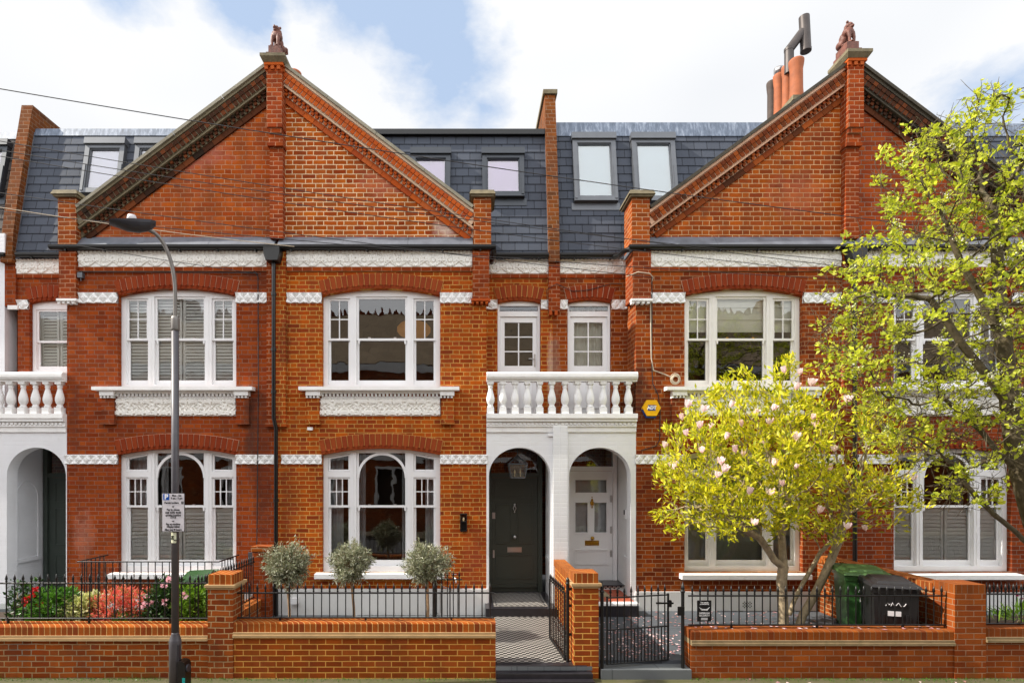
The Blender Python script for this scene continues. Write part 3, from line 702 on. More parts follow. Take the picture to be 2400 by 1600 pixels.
# ------------------------------------------------------------------ doors
def panel_ring(mb, x0, x1, z0, z1, y, w=.022, d=.016):
    mb.rect_ring(x0, x1, z0, z1, w, y-d, y)
def entrance(house, kind, x0, x1, z0, z1, y, mat):
    """front door in its frame; leaf spans x0..x1, z0..z1, its face at y"""
    w = x1-x0
    fm = MB(); fw = .09
    fm.box(x0-fw, x0-.003, y-.05, y+.08, z0, 3.42); fm.box(x1+.003, x1+fw, y-.05, y+.08, z0, 3.42); fm.box(x0-.003, x1+.003, y-.04, y+.08, z1+.004, z1+.10)
    fm.box(x0-.003, x1+.003, y-.04, y+.08, 3.34, 3.42)
    fr = build(fm, 'door_frame', mat, house)
    fg = MB(); fg.quad((x0, y+.02, z1+.1), (x1, y+.02, z1+.1), (x1, y+.02, 3.34), (x0, y+.02, 3.34)); build(fg, 'fanlight', 'glass', house)
    mb = MB()
    def pt(fx): return x0+w*fx
    if kind == 'glazed':
        hs = [((.14, .86), (2.40, 2.67)), ((.14, .42), (1.54, 2.18)), ((.58, .86), (1.54, 2.18))]
        holes = [[(pt(a), c), (pt(b), c), (pt(b), d), (pt(a), d)] for (a, b), (c, d) in hs]
        mb = holed([(x0, z0), (x1, z0), (x1, z1), (x0, z1)], holes, y, y+.05)
        for (a, b), (c, d) in hs: mb.rect_ring(pt(a)-.028, pt(b)+.028, c-.028, d+.028, .026, y-.014, y-.0005)
        panel_ring(mb, pt(.11), pt(.89), .84, 1.18, y-.0005, .028); panel_ring(mb, pt(.11)+.05, pt(.89)-.05, .89, 1.13, y-.0005, .012, .008)
        d_ = build(mb, 'door', mat, house)
        g = MB()
        for (a, b), (c, d) in hs: g.quad((pt(a), y+.02, c), (pt(b), y+.02, c), (pt(b), y+.02, d), (pt(a), y+.02, d))
        build(g, 'pane', 'glass', d_)
        c_ = MB(); c_.quad((x0, y+.12, 1.4), (x1, y+.12, 1.4), (x1, y+.12, 2.75), (x0, y+.12, 2.75)); build(c_, 'net_curtain', 'greycurtain', d_)
    else:
        mb.box(x0, x1, y, y+.05, z0, z1)
        if kind == 'four':
            for a, b, c, d in ((.1, .9, 2.283, 2.60), (.1, .44, 1.33, 2.17), (.56, .9, 1.33, 2.17), (.1, .9, .60, 1.11)):
                panel_ring(mb, pt(a), pt(b), c, d, y-.0005)
            mb.box(x0+.01, x1-.01, y-.035, y-.0005, .42, .485)
        else:
            for a, b, c, d in ((.14, .86, 2.2, 2.62), (.14, .44, 1.3, 2.08), (.56, .86, 1.3, 2.08), (.14, .86, .62, 1.1)):
                panel_ring(mb, pt(a), pt(b), c, d, y-.0005)
        d_ = build(mb, 'door', mat, house)
    met = 'brass' if kind == 'glazed' else 'chrome'
    cxm = (x0+x1)/2+(0.02 if kind == 'glazed' else 0)
    if kind != 'plain':
        kz = 1.42 if kind == 'glazed' else 1.48
        build(MB().sphere((cxm, y-.06, kz), .042, 12).tube([(cxm, y-.05, kz), (cxm, y, kz)], .018, 8), 'door_knob', met, d_)
        lz = 1.26 if kind == 'glazed' else 1.157
        lb = MB().rect_ring(cxm-.15, cxm+.15, lz, lz+.105, .014, y-.012, y-.0005); lb.box(cxm-.134, cxm+.134, y-.008, y-.0005, lz+.016, lz+.089)
        build(lb, 'letterbox', met, d_)
        kz = 2.14 if kind == 'glazed' else 2.06
        kn = MB().sphere((cxm, y-.03, kz+.1), .026, 10); kn.tube([(cxm-.0, y-.04, kz+.09), (cxm-.03, y-.05, kz+.02), (cxm, y-.05, kz-.05), (cxm+.03, y-.05, kz+.02), (cxm, y-.04, kz+.09)], .009, 8); kn.sphere((cxm, y-.03, kz-.06), .017, 8)
        if kind == 'glazed': kn.sphere((cxm, y-.02, kz+.03), .045, 12, (1, .35, 1.1)); kn.sphere((cxm, y-.02, kz+.16), .014, 8)
        build(kn, 'door_knocker', met, d_)
        lk = MB()
        if kind == 'glazed':
            for zz in (1.09, 1.6, 2.27): lk.prism([(x1-.055, zz-.07), (x1-.035, zz-.085), (x1-.012, zz-.07), (x1-.012, zz+.07), (x1-.055, zz+.07)], y-.015, y-.0005)
            build(lk, 'door_lock', 'chrome', d_)
        else:
            lk.box(x0+.02, x0+.085, y-.02, y-.0005, 1.86, 1.99); lk.box(x0+.035, x0+.07, y-.015, y-.0005, 1.04, 1.20)
            build(lk, 'door_lock', 'chrome', d_)
    else:
        build(MB().box(x1-.34, x1-.12, y-.012, y-.0005, 1.24, 1.36), 'letterbox', 'chrome', d_)
    return d_
def fbox(mb, x0, x1, y0, y1, z0, z1, skip=''):
    return mb.box(x0, x1, y0, y1, z0, z1)

def baluster_mesh():
    mb = MB(); w = .066
    mb.box(-w, w, -w, w, 0, .12)
    mb.lathe([(.052, .1205), (.06, .13), (.06, .145), (.046, .16), (.05, .18), (.068, .215), (.078, .26), (.076, .31), (.066, .36), (.05, .42), (.04, .46), (.037, .49), (.046, .505), (.046, .52), (.038, .53), (.044, .545), (.056, .555), (.056, .565)], (0, 0, 0), 18)
    mb.box(-.06, .06, -.06, .06, .5655, .613)
    return mb.mesh('baluster')
BALU = baluster_mesh()
def balcony(house, x0, x1, y, xs, close=None):
    mb = MB()
    mb.prism([(y-.10, 4.60), (y-.12, 4.64), (y-.12, 4.70), (y-.09, 4.734), (y+.09, 4.734), (y+.12, 4.70), (y+.12, 4.64), (y+.10, 4.60)], x0, x1, 'x')
    mb.box(x0, x1, y-.07, y+.07, 4.5605, 4.5995)
    b = build(mb, 'balcony', 'whitestone', house)
    p = MB().box(x0, x1, y-.10, y+.10, 3.857, 3.946); build(p, 'plinth', 'whitestone', b)
    for x in xs: link('baluster', BALU, M['whitestone'], b, (x, y, 3.947))
    return b

# ------------------------------------------------------------------ roofs
MY0, MZ0, MY1, MZ1 = .56, 7.14, 1.08, 10.1
def my(z): return MY0+(z-MZ0)*(MY1-MY0)/(MZ1-MZ0)
def mansard(house, x0, x1, ztop, mat, cap, capm, row=.19):
    mb = MB(); z = MZ0; tz = ztop-cap
    while z < tz-.01:
        z2 = min(tz, z+row); a, b = my(z), my(z2)
        mb.quad((x0, a-.014, z), (x1, a-.014, z), (x1, b-.002, z2), (x0, b-.002, z2))
        mb.quad((x0, a-.014, z), (x0, a+.004, z), (x1, a+.004, z), (x1, a-.014, z))
        z = z2
    mb.quad((x0, my(tz), tz), (x1, my(tz), tz), (x1, my(tz)+3.5, tz+.1), (x0, my(tz)+3.5, tz+.1))
    for x in (x0, x1):
        mb.raw([(x, MY0, MZ0), (x, my(tz), tz), (x, 4.6, tz+.1), (x, 4.6, MZ0)], [(0, 1, 2, 3)])
    r = build(mb, 'mansard_roof', mat, house)
    c = MB()
    if capm == 'blackmetal': c.box(x0, x1, my(tz)-.09, my(tz)+.25, tz+.002, ztop)
    else:
        a, b = my(tz)-.022, my(ztop)-.01
        c.hexa([(x0, a, tz-.0), (x1, a, tz), (x1, a+.3, tz), (x0, a+.3, tz), (x0, b, ztop), (x1, b, ztop), (x1, b+.3, ztop), (x0, b+.3, ztop)])
    build(c, 'roof_flashing', capm, r)
    return r
def skylight(house, x0, x1, z0, z1, fm, gm, shade=None):
    sl = math.hypot(1, (MY1-MY0)/(MZ1-MZ0)); L = (z1-z0)*sl
    a = math.atan((MY1-MY0)/(MZ1-MZ0))
    def T(mb):   # local (x, n, u) -> world; n outwards is negative
        out = []
        for v in mb.v:
            n, u = v[1], v[2]; out.append((v[0], my(z0)+u*math.sin(a)+n*math.cos(a), z0+u*math.cos(a)-n*math.sin(a)))
        mb.v = out; return mb
    mb = MB(); w = .095
    mb.box(x0, x0+w, -.11, .0, 0, L-.14); mb.box(x1-w, x1, -.11, .0, 0, L-.14); mb.box(x0+w, x1-w, -.11, 0, 0, .10); mb.box(x0+w, x1-w, -.11, 0, L-.22, L-.14)
    mb.box(x0-.015, x1+.015, -.15, 0, L-.14, L)
    mb.box(x0+.01, x0+w-.03, -.125, -.1101, .04, L*.52); mb.box(x1-w+.03, x1-.01, -.125, -.1101, .04, L*.52); mb.box(x0-.05, x1+.05, -.022, -.001, -.16, -.001)
    mb.rect_ring(x0+w+.001, x1-w-.001, .101, L-.221, .022, -.085, -.05)
    s = build(T(mb), 'skylight', fm, house)
    g = MB(); g.quad((x0+w, -.06, .10), (x1-w, -.06, .10), (x1-w, -.06, L-.22), (x0+w, -.06, L-.22)); build(T(g), 'pane', 'glasssky', s)
    g = MB(); g.quad((x0+w, -.035, .10), (x1-w, -.035, .10), (x1-w, -.035, L-.22), (x0+w, -.035, L-.22)); build(T(g), 'blind', gm, s)
    return s
def fire_wall(house, x0, x1, ztop, coping=True):
    pts = [(.47, 7.05), (.47+.03, 7.6), (my(8.4)-.17, 8.4), (my(ztop)-.16, ztop), (3.3, ztop+.02), (3.3, 7.05)]
    f = build(MB().prism(pts, x0, x1, 'x'), 'party_parapet', 'firebrick', house)
    if coping:
        y0 = my(ztop)-.20
        build(MB().prism([(y0, ztop+.001), (3.32, ztop+.022), (3.32, ztop+.12), (y0, ztop+.09)], x0-.04, x1+.04, 'x'), 'coping', 'stone', f)
    lf = MB()
    for x in (x0-.006, x1+.001):
        lf.prism([(my(7.3)-.03, 7.3), (my(10)-.03, 10.0), (my(10)+.09, 10.0), (my(7.3)+.09, 7.3)], x, x+.005, 'x')
    build(lf, 'lead_flashing', 'lead', f)

def gable_half(house, xc, xk, brickm, rakem, copem, mort):
    """half gable from the centre line xc to the kneeler pier's inner face xk"""
    sg = 1 if xk > xc else -1
    za, zk = 10.74, 7.90+.0; slope = (za-zk)/abs(xk-xc)
    pts = [(xc, 7.06), (xk, 7.06), (xk, zk-.08), (xc, za-.08)]
    if sg < 0: pts = pts[::-1]
    build(MB().prism(pts, .08, .40), 'gable_wall', brickm, house)
    A = math.atan(slope); L = (za-zk)/math.sin(A); dx, dz = sg*math.cos(A), -math.sin(A); nx, nz = -sg*math.sin(A), -math.cos(A)
    def slab(mb, s0, s1, t0, t1, y0, y1):
        P = lambda s_, t_, y: (xc+dx*s_+nx*t_, y, za+dz*s_+nz*t_)
        mb.hexa([P(s0, t1, y0), P(s1, t1, y0), P(s1, t1, y1), P(s0, t1, y1), P(s0, t0, y0), P(s1, t0, y0), P(s1, t0, y1), P(s0, t0, y1)])
    S0 = .12; S1 = L+.02; tA = math.tan(A)
    e0 = lambda t: (.13+t*math.sin(A))/math.cos(A); e1 = lambda t: L+t*tA+.03      # each course dies into the pilaster and the pier
    cp = MB(); n = 4
    for i in range(n): slab(cp, S0+(S1-S0)*i/n, S0+(S1-S0)*(i+1)/n-.008, 0, .055, -.13, .43)
    build(cp, 'coping', copem, house)
    c = MB(); slab(c, e0(.1), e1(.1), .056, .105, -.095, .0795); slab(c, e0(.32), e1(.32), .30, .335, -.055, .0795)
    slab(c, e0(.2), e1(.2), .1055, .2995, -.068, .0795); slab(c, e0(.4), e1(.4), .3355, .445, .035, .0795)
    build(c, 'gable_moulding', mort, house)
    d = MB(); p = .098; m = int((e1(.2)-e0(.2))/p)
    for i in range(m):
        s = e0(.2)+i*p; slab(d, s, s+p-.012, .125, .20, -.094, -.0685); slab(d, s+.004, s+p-.016, .2005, .292, -.082, -.0685)
    for i in range(int((e1(.4)-e0(.4))/.105)):
        s = e0(.4)+i*.105; slab(d, s, s+.058, .338, .385, -.02, .0345); slab(d, s+.03, s+.088, .386, .44, 0.0, .0345)
    for i in range(int((e1(.5)-e0(.5))/.235)):
        s = e0(.5)+i*.235; slab(d, s, s+.228, .447, .55, .045, .0795)
    build(d, 'brick_cornice', rakem, house)
    # roof slab behind the gable, running back into the mansard
    r = MB(); slab(r, 0, L, .02, .12, .4305, 1.6); build(r, 'gable_roof', 'slate', house)

def kneeler(house, x0, x1):
    k = build(MB().box(x0, x1, -.10, .42, 7.13, 8.05), 'kneeler_pier', 'pierbrick', house)
    c = MB().box(x0-.05, x1+.05, -.16, .48, 8.0505, 8.085); c.hexa([(x0-.08, -.19, 8.0855), (x1+.08, -.19, 8.0855), (x1+.08, .5, 8.0855), (x0-.08, .5, 8.0855), (x0-.05, -.16, 8.17), (x1+.05, -.16, 8.17), (x1+.05, .48, 8.17), (x0-.05, .48, 8.17)])
    build(c, 'pier_cap', 'stone', k)
def centre_pilaster(house, xc, m='pilbrick', up=0.0):
    mb = MB().box(xc-.145, xc+.145, -.16, .0795, 9.36, 10.41+up)
    mb.box(xc-.125, xc+.125, -.13, .0795, 9.27, 9.3595); mb.box(xc-.135, xc+.135, -.09, .0795, 9.10, 9.2695)
    mb.box(xc-.15, xc+.15, -.115, .0795, 9.03, 9.0995); mb.box(xc-.125, xc+.125, -.055, .0795, 7.30, 9.0295)
    p = build(mb, 'gable_pilaster', m, house)
    z = 10.41+up; cb = MB().box(xc-.15, xc+.15, -.16, .20, z+.0005, z+.09)
    dentils(cb, xc-.175, xc+.175, z+.02, z+.09, -.195, -.161, .09); cb.box(xc-.18, xc+.18, -.205, .22, z+.0905, z+.14)
    for i in range(4):
        for sx in (-1, 1):
            a_, b_ = sorted((xc+sx*.151, xc+sx*.178)); cb.box(a_, b_, -.12+i*.09, -.07+i*.09, z+.02, z+.09)
    build(cb, 'cap_corbel', 'rakebright', p)
    c = MB(); z += .1405; c.hexa([(xc-.19, -.21, z), (xc+.19, -.21, z), (xc+.19, .26, z), (xc-.19, .26, z), (xc-.235, -.275, z+.07), (xc+.235, -.275, z+.07), (xc+.235, .31, z+.07), (xc-.235, .31, z+.07)])
    c.box(xc-.235, xc+.235, -.275, .31, z+.0705, z+.125); c.box(xc-.19, xc+.19, -.19, .26, z+.1255, z+.18)
    build(c, 'cap_stone', 'stone', p)
def gutter(house, x0, x1, y, z, name='gutter'):
    pr = [(y-.058, z+.03), (y-.055, z-.01), (y-.034, z-.04), (y, z-.048), (y+.034, z-.04), (y+.055, z-.01), (y+.058, z+.03)]
    mb = MB().prism(pr, x0, x1, 'x')
    for x in np.arange(x0+.3, x1, .72): mb.box(float(x)-.012, float(x)+.012, y-.02, y+.10, z-.07, z-.04)
    return build(mb, name, 'blackplastic', house)
def flashing(house, x0, x1, y0=-.11, z0=7.14, y1=.079, z1=7.38):
    mb = MB(); n = 3
    for i in range(n):
        a = x0+(x1-x0)*i/n; b = x0+(x1-x0)*(i+1)/n-.004; e = .004*(i % 2)
        mb.hexa([(a, y0-e, z0-.05), (b, y0-e, z0-.05), (b, y1, z0-.05), (a, y1, z0-.05), (a, y0-e, z0), (b, y0-e, z0), (b, y1, z1), (a, y1, z1)])
    build(mb, 'lead_flashing', 'lead', house)
def downpipe(house, x, y, ztop, zbot, hop=True):
    mb = MB()
    if hop: mb.prism([(x-.15, ztop+.20), (x-.15, ztop+.10), (x-.11, ztop-.05), (x+.11, ztop-.05), (x+.15, ztop+.10), (x+.15, ztop+.20)], y-.13, y+.07)
    k = 3.75
    mb.tube([(x, y, ztop), (x, y, k+.1), (x+.03, y+.04, k-.08), (x+.03, y+.04, zbot)], .038, 10)
    for z in (6.2, 5.15, 4.35, 2.3, 1.0):
        mb.tube([(x+(.03 if z < k else 0), y+(.04 if z < k else 0), z-.03), (x+(.03 if z < k else 0), y+(.04 if z < k else 0), z+.03)], .05, 10)
    return build(mb, 'drainpipe', 'blackplastic', house)
# ------------------------------------------------------------------ glowing paper shade inside a lit lamp
t = NT('paper_shade'); t.fin(lin((170, 120, 60)), .9)
t.b.inputs['Emission Color'].default_value = lin((240, 160, 70)); t.b.inputs['Emission Strength'].default_value = .10
M['shadeglow'] = t.m
t = NT('candle_bulb'); t.fin(lin((190, 172, 140)), .5)
t.b.inputs['Emission Color'].default_value = lin((255, 220, 160)); t.b.inputs['Emission Strength'].default_value = .08
M['bulb'] = t.m

def rect(x0, x1, z0, z1): return [(x0, z0), (x1, z0), (x1, z1), (x0, z1)]
RY = .62                       # the recessed upper wall above the porches
XA0, XAc, XB1 = -7.73, -3.69, .328
XC0, XCc, XD1 = 3.20, 7.32, 11.45
PB = 1.70                      # party line between the second and third house
PA = -9.30
WZ = 7.12

def bay_wall(h, x0, x1, cx, mat):
    oU = opening(cx, HW, UP['zb'], UP['zs'], UP['za']); oL = opening(cx, HW, LO['zb'], LO['zs'], LO['za'])
    return build(holed(rect(x0, x1, .05, WZ), [oU, oL], 0, .32), 'front_wall', mat, h)
def bay_trim(h, x0, x1, cx, sx0, sx1, arch, mort, pil, fx0, fx1, warm=False):
    """sx0..sx1: span of string courses; fx0..fx1: span of the frieze"""
    frieze(h, fx0, fx1, 6.765, 7.06, -.028)
    build(MB().box(fx0, fx1, -.022, -.002, 6.685, 6.762), 'brick_band', mort, h) if False else build(MB().box(fx0, fx1, -.028, -.002, 6.682, 6.763), 'brick_band', pil, h)
    for k in (UP, LO):
        zt = 6.278 if k is UP else 3.17; zb_ = zt-.205 if k is UP else 2.985
        zz = (6.073, 6.278) if k is UP else (2.985, 3.17)
        l0, l1 = (sx0, sx1) if k is LO else (fx0, fx1)
        string(h, l0, cx-HW-.0, zz=zz); string(h, cx+HW+.0, l1, zz=zz)
        brick_arch(h, cx, HW, k['zs'], k['za'], .285, 0.0, arch, mort)
def recess(h, x0, x1, dx0, dx1, mat, arch, mort, dz0=3.9, fz=(6.86, 7.165), win=False):
    cx = (dx0+dx1)/2; hw = (dx1-dx0)/2
    build(holed(rect(x0, x1, 3.6, 7.2), [opening(cx, hw, dz0, 6.27, 6.33, 12)], RY, RY+.25), 'upper_recess_wall', mat, h)
    frieze(h, x0+.004, x1-.004, fz[0], fz[1], RY-.035, 'frieze')
    build(MB().box(x0+.002, x1-.002, RY-.03, RY-.002, fz[0]-.085, fz[0]-.003), 'brick_band', 'pilbrick', h)
    brick_arch(h, cx, hw, 6.27, 6.33, .30, RY, arch, mort)
    string(h, x0+.003, dx0-.004, Y=RY-.012, zz=(6.14, 6.335)); string(h, dx1+.004, x1-.003, Y=RY-.012, zz=(6.14, 6.335))
def balcony_door(h, x0, x1, z0, handle=False, bars=True, curtain=None):
    y = RY+.07; cx = (x0+x1)/2
    hw = (x1-x0)/2-.004
    fr = holed(opening(cx, hw, z0, 6.27, 6.326, 12), [rect(x0+.045, x1-.045, 5.985+.14, 6.235), rect(x0+.06, x1-.06, z0+.03, 5.96+.06)], y, y+.1)
    f = build(fr, 'door_frame', 'white', h)
    g = MB(); g.quad((x0+.045, y+.05, 6.125), (x1-.045, y+.05, 6.125), (x1-.045, y+.05, 6.235), (x0+.045, y+.05, 6.235)); build(g, 'pane', 'glass', f)
    dx0, dx1, d0, d1 = x0+.064, x1-.064, z0+.034, 6.015
    gx0, gx1, gz0, gz1 = dx0+.085, dx1-.085, d0+1.05, d1-.11
    mb = MB(); ya, yb = y+.03, y+.07
    mb.box(dx0, gx0, ya, yb, d0, d1); mb.box(gx1, dx1, ya, yb, d0, d1); mb.box(gx0, gx1, ya, yb, d0, gz0); mb.box(gx0, gx1, ya, yb, gz1, d1)
    xm = (gx0+gx1)/2; mb.box(xm-.012, xm+.012, ya+.004, yb-.004, gz0, gz1)
    for i in (1, 2):
        zz = gz0+(gz1-gz0)*i/3; mb.box(gx0, xm-.012, ya+.006, yb-.006, zz-.011, zz+.011); mb.box(xm+.012, gx1, ya+.006, yb-.006, zz-.011, zz+.011)
    for a, b in ((gx0-.02, xm-.03), (xm+.03, gx1+.02)): panel_ring(mb, a, b, d0+.18, gz0-.16, ya-.0005, .02)
    d = build(mb, 'balcony_door', 'white', h)
    g = MB(); g.quad((gx0, ya+.02, gz0), (gx1, ya+.02, gz0), (gx1, ya+.02, gz1), (gx0, ya+.02, gz1)); build(g, 'pane', 'glass', d)
    if handle:
        hb = MB().box(dx1-.06, dx1-.025, ya-.012, ya-.0005, gz0-.02, gz0+.24); hb.tube([(dx1-.042, ya-.03, gz0+.14), (dx1-.17, ya-.035, gz0+.14)], .009, 6)
        build(hb, 'door_handle', 'chrome', d)
    if curtain: build(drape(x0+.02, x1-.02, z0, 6.25, y+.16, .022, 7), 'curtain', curtain, f)
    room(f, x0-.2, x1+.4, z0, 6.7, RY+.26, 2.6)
def porch(h, x0, x1, ax0, ax1, side_l, side_r, mat, yback, zf):
    """x0..x1 the white front; ax0..ax1 the arch; side_l/side_r inner faces of the passage"""
    cx, hw = (ax0+ax1)/2, (ax1-ax0)/2
    fr = holed(rect(x0, x1, .05, 3.70), [ell_opening(cx, hw, .052, 2.76, 3.305)], -.006, .24)
    p = build(fr, 'porch', mat, h)
    mb = MB(); mb.box(x0, x1, -.035, -.0065, 3.60, 3.70)
    mb.box(x0, x1, -.06, .24, 3.7005, 3.735); mb.box(x0, x1, -.045, .24, 3.7355, 3.80); mb.box(x0, x1, -.10, .24, 3.8005, 3.8565)
    dentils(mb, x0+.02, x1-.02, 3.7365, 3.775, -.075, -.0455, .075)
    build(mb, 'porch_cornice', 'whitestone', p)
    s = MB(); s.box(side_l-.12, side_l, .2405, yback+.05, .05, 3.6); s.box(side_r, side_r+.12, .2405, yback+.05, .05, 3.6)
    s.box(side_l, side_r, .2405, yback+.05, 3.5, 3.6)
    s.box(side_r-.03, side_r-.0005, .45, .85, 1.05, 1.12)
    build(s, 'porch_passage', mat, p)
    b = MB().box(x0, x1, .2405, RY+.2, 3.6005, 3.93); build(b, 'balcony_floor', 'greypaving', p)
    return p

# ================================================================== house A (second porch from the left, deep red)
hA = empty('terraced_house', (-6.5, 0, 0), 'deep red brick terraced house with white shutters in its lower and upper windows', 'house', 'terraced brick houses')
bay_wall(hA, XA0, XAc, -5.614, 'brickA')
bay_trim(hA, XA0, XAc, -5.614, XA0-.02, XAc, 'archA', 'mortarG', 'pilbrick', -7.49, -3.88)
bay_window(hA, -5.614, False, 'shutters'); bay_window(hA, -5.614, True, 'halfshutters')
sill_upper(hA, -5.614, 'brickA'); sill_lower(hA, -5.614)
build(MB().box(XA0-.03, XAc, -.03, -.002, .05, .5), 'plinth', 'plinth', hA)
build(MB().box(XA0, XA0+.3, .3205, RY, .05, WZ), 'side_wall', 'brickA', hA)
gable_half(hA, XAc, -7.48, 'gableA', 'rakedark', 'palestone', 'stone'); kneeler(hA, -7.83, -7.485)
mb = MB().box(-7.82, -7.50, -.09, -.0005, 6.13, 7.04); mb.box(-7.82, XA0-.0005, -.0004, .4, 6.13, 7.04); build(mb, 'corner_pilaster', 'pilbrick', hA)
mb = MB().box(-7.85, -7.47, -.12, -.0005, 6.085, 6.1295); dentils(mb, -7.84, -7.48, 6.04, 6.084, -.10, -.0005, .08); build(mb, 'corbel', 'whitestone', hA)
mb = MB().box(-3.87, -3.705, -.07, -.0005, 3.78, 7.04); mb.box(-3.89, -3.705, -.09, -.0005, 3.70, 3.779); build(mb, 'party_pilaster', 'pilbrick', hA)
gutter(hA, -7.97, -3.69, -.115, 7.105); flashing(hA, -7.5, -3.72)
build(MB().box(-7.85, -7.47, -.11, .42, 7.06, 7.129), 'pier_lead', 'lead', hA)
recess(hA, PA+.11, XA0-.0005, -8.95, -8.06, 'brickA', 'archA', 'mortarG', 4.86)
# sash window over the balcony
fx0, fx1 = -8.945, -8.065; y = RY+.08
w = build(holed(opening((fx0+fx1)/2, (fx1-fx0)/2, 4.863, 6.27, 6.325, 12), [rect(fx0+.07, fx1-.07, 4.93, 6.17)], y, y+.12), 'window', 'white', hA)
s = MB(); s.rect_ring(fx0+.072, fx1-.072, 5.49, 6.168, .04, y+.02, y+.05); s.rect_ring(fx0+.072, fx1-.072, 4.932, 5.53, .04, y+.055, y+.09, .08)
build(s, 'sash', 'white', w)
g = MB(); g.quad((fx0+.11, y+.035, 5.53), (fx1-.11, y+.035, 5.53), (fx1-.11, y+.035, 6.13), (fx0+.11, y+.035, 6.13)); g.quad((fx0+.11, y+.07, 5.0), (fx1-.11, y+.07, 5.0), (fx1-.11, y+.07, 5.49), (fx0+.11, y+.07, 5.49)); build(g, 'pane', 'glass', w)
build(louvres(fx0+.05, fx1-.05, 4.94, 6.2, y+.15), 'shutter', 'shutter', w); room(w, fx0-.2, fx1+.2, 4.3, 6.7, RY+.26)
build(MB().box(fx0-.14, -7.74, RY-.10, RY+.06, 4.79, 4.862), 'window_sill', 'whitestone', hA)
porch(hA, PA-.25, XA0-.0005, -8.88, -7.745, -9.0, -7.80, 'whiteZ', 1.05, .32)
entrance(hA, 'plain', -8.88, -7.96, .32, 2.72, 1.05, 'doorgreen')
balcony(hA, PA+.0, XA0-.0005, -.02, [-7.85, -8.085, -8.315, -8.55, -8.785, -9.01, -9.2])
build(MB().box(-9.0, -7.74, -.45, 1.1, .05, .32), 'porch_step', 'greypaving', hA)
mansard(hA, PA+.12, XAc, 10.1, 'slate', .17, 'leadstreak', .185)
skylight(hA, -8.0, -7.18, 8.55, 9.78, 'frame_grey', 'slateblind'); skylight(hA, -6.96, -6.14, 8.55, 9.78, 'frame_grey', 'slateblind')
fire_wall(hA, PA-.12, PA+.115, 10.55, False)
gutter(hA, PA+.2, -7.70, RY-.13, 7.20)
build(MB().box(PA-.11, PA+.1095, RY-.05, RY+.2, 6.2, 7.12), 'party_pilaster', 'brickA', hA)
build(MB().box(PA-.02, PA+.18, RY-.09, RY-.0515, 6.12, 6.2), 'corbel', 'whitestone', hA)
# white block where the parapet meets the gutter
build(MB().box(PA-.13, PA-.02, RY-.16, RY+.1, 7.2, 7.62), 'parapet_end', 'whiteZ', hA)

# ================================================================== house Z, only its right edge shows
hZ = empty('terraced_house', (-11, 0, 0), 'white painted brick house at the left end with brown slate roof', 'house', 'terraced brick houses')
build(holed(rect(-12.6, PA-.1105, 3.6, 7.2), [rect(-10.6, -9.85, 4.86, 6.3)], RY+.001, RY+.25), 'upper_recess_wall', 'whiteZ', hZ)
w = build(MB().rect_ring(-10.6, -9.85, 4.86, 6.3, .07, RY+.08, RY+.18), 'window', 'white', hZ)
g = MB(); g.quad((-10.53, RY+.12, 4.93), (-9.92, RY+.12, 4.93), (-9.92, RY+.12, 6.23), (-10.53, RY+.12, 6.23)); build(g, 'pane', 'glass', w); room(w, -10.8, -9.7, 4.3, 6.7, RY+.26)
frieze(hZ, -12.6, PA-.12, 6.86, 7.165, RY-.01)
build(MB().box(PA-.12-.12, PA-.112, RY-.05, RY+.0005, 4.0, 7.16), 'party_pilaster', 'whiteZ', hZ)
string(hZ, -9.85, PA-.25, Y=RY-.012, zz=(6.14, 6.335))
build(holed(rect(-12.6, PA-.2505, .05, 3.70), [ell_opening(-10.1, .58, .052, 2.76, 3.305)], -.006, .24), 'porch', 'whiteZ', hZ)
mb = MB().box(-12.6, PA-.0, -.10, .24, 3.8005, 3.8565); mb.box(-12.6, PA-.2505, -.05, .24, 3.7005, 3.80); build(mb, 'porch_cornice', 'whitestone', hZ)
build(MB().box(-12.6, PA-.2505, .2405, RY+.2, 3.6005, 3.93), 'balcony_floor', 'greypaving', hZ)
build(MB().box(-11, -9.5, 1.0, 1.1, .05, 3.6), 'door', 'doorgreen', hZ)
balcony(hZ, -12.6, PA-.001, -.02, [-9.42, -9.65, -9.88, -10.11, -10.34, -10.57])
mansard(hZ, -12.6, PA-.125, 10.02, 'slateZ', .17, 'leadstreak', .22)
skylight(hZ, -10.4, -9.62, 8.5, 9.75, 'frame_dark', 'slateblind')
gutter(hZ, -12.6, PA-.02, RY-.13, 7.20)

# ================================================================== house B
hB = empty('terraced_house', (-1.7, 0, 0), 'bright orange brick terraced house with black front door and clear dark windows', 'house', 'terraced brick houses')
bay_wall(hB, XAc+.0005, XB1, -1.697, 'brickB')
bay_trim(hB, XAc, XB1, -1.697, -3.60, XB1+.02, 'arch', 'mortarY', 'pilbrick', -3.50, .055)
bay_window(hB, -1.697, False, 'pendant'); bay_window(hB, -1.697, True, 'curtains')
sill_upper(hB, -1.697, 'brickB'); sill_lower(hB, -1.697)
build(MB().box(-3.72, XB1+.02, -.035, -.002, .05, .60), 'plinth', 'plinth', hB)
build(MB().box(XB1-.3, XB1-.0005, .3205, RY, .05, WZ), 'side_wall', 'brickB', hB)
gable_half(hB, XAc+.0005, .075, 'gableB', 'rakebright', 'palestone', 'mortarP'); kneeler(hB, .08, .415); centre_pilaster(hB, XAc)
mb = MB().box(.06, .378, -.09, -.0005, 6.13, 7.04); mb.box(XB1, .378, -.0004, .4, 6.13, 7.04); build(mb, 'corner_pilaster', 'pilbrick', hB)
mb = MB().box(.03, .40, -.12, -.0005, 6.085, 6.1295); dentils(mb, .04, .39, 6.04, 6.084, -.10, -.0005, .08); build(mb, 'corbel', 'rakebright', hB)
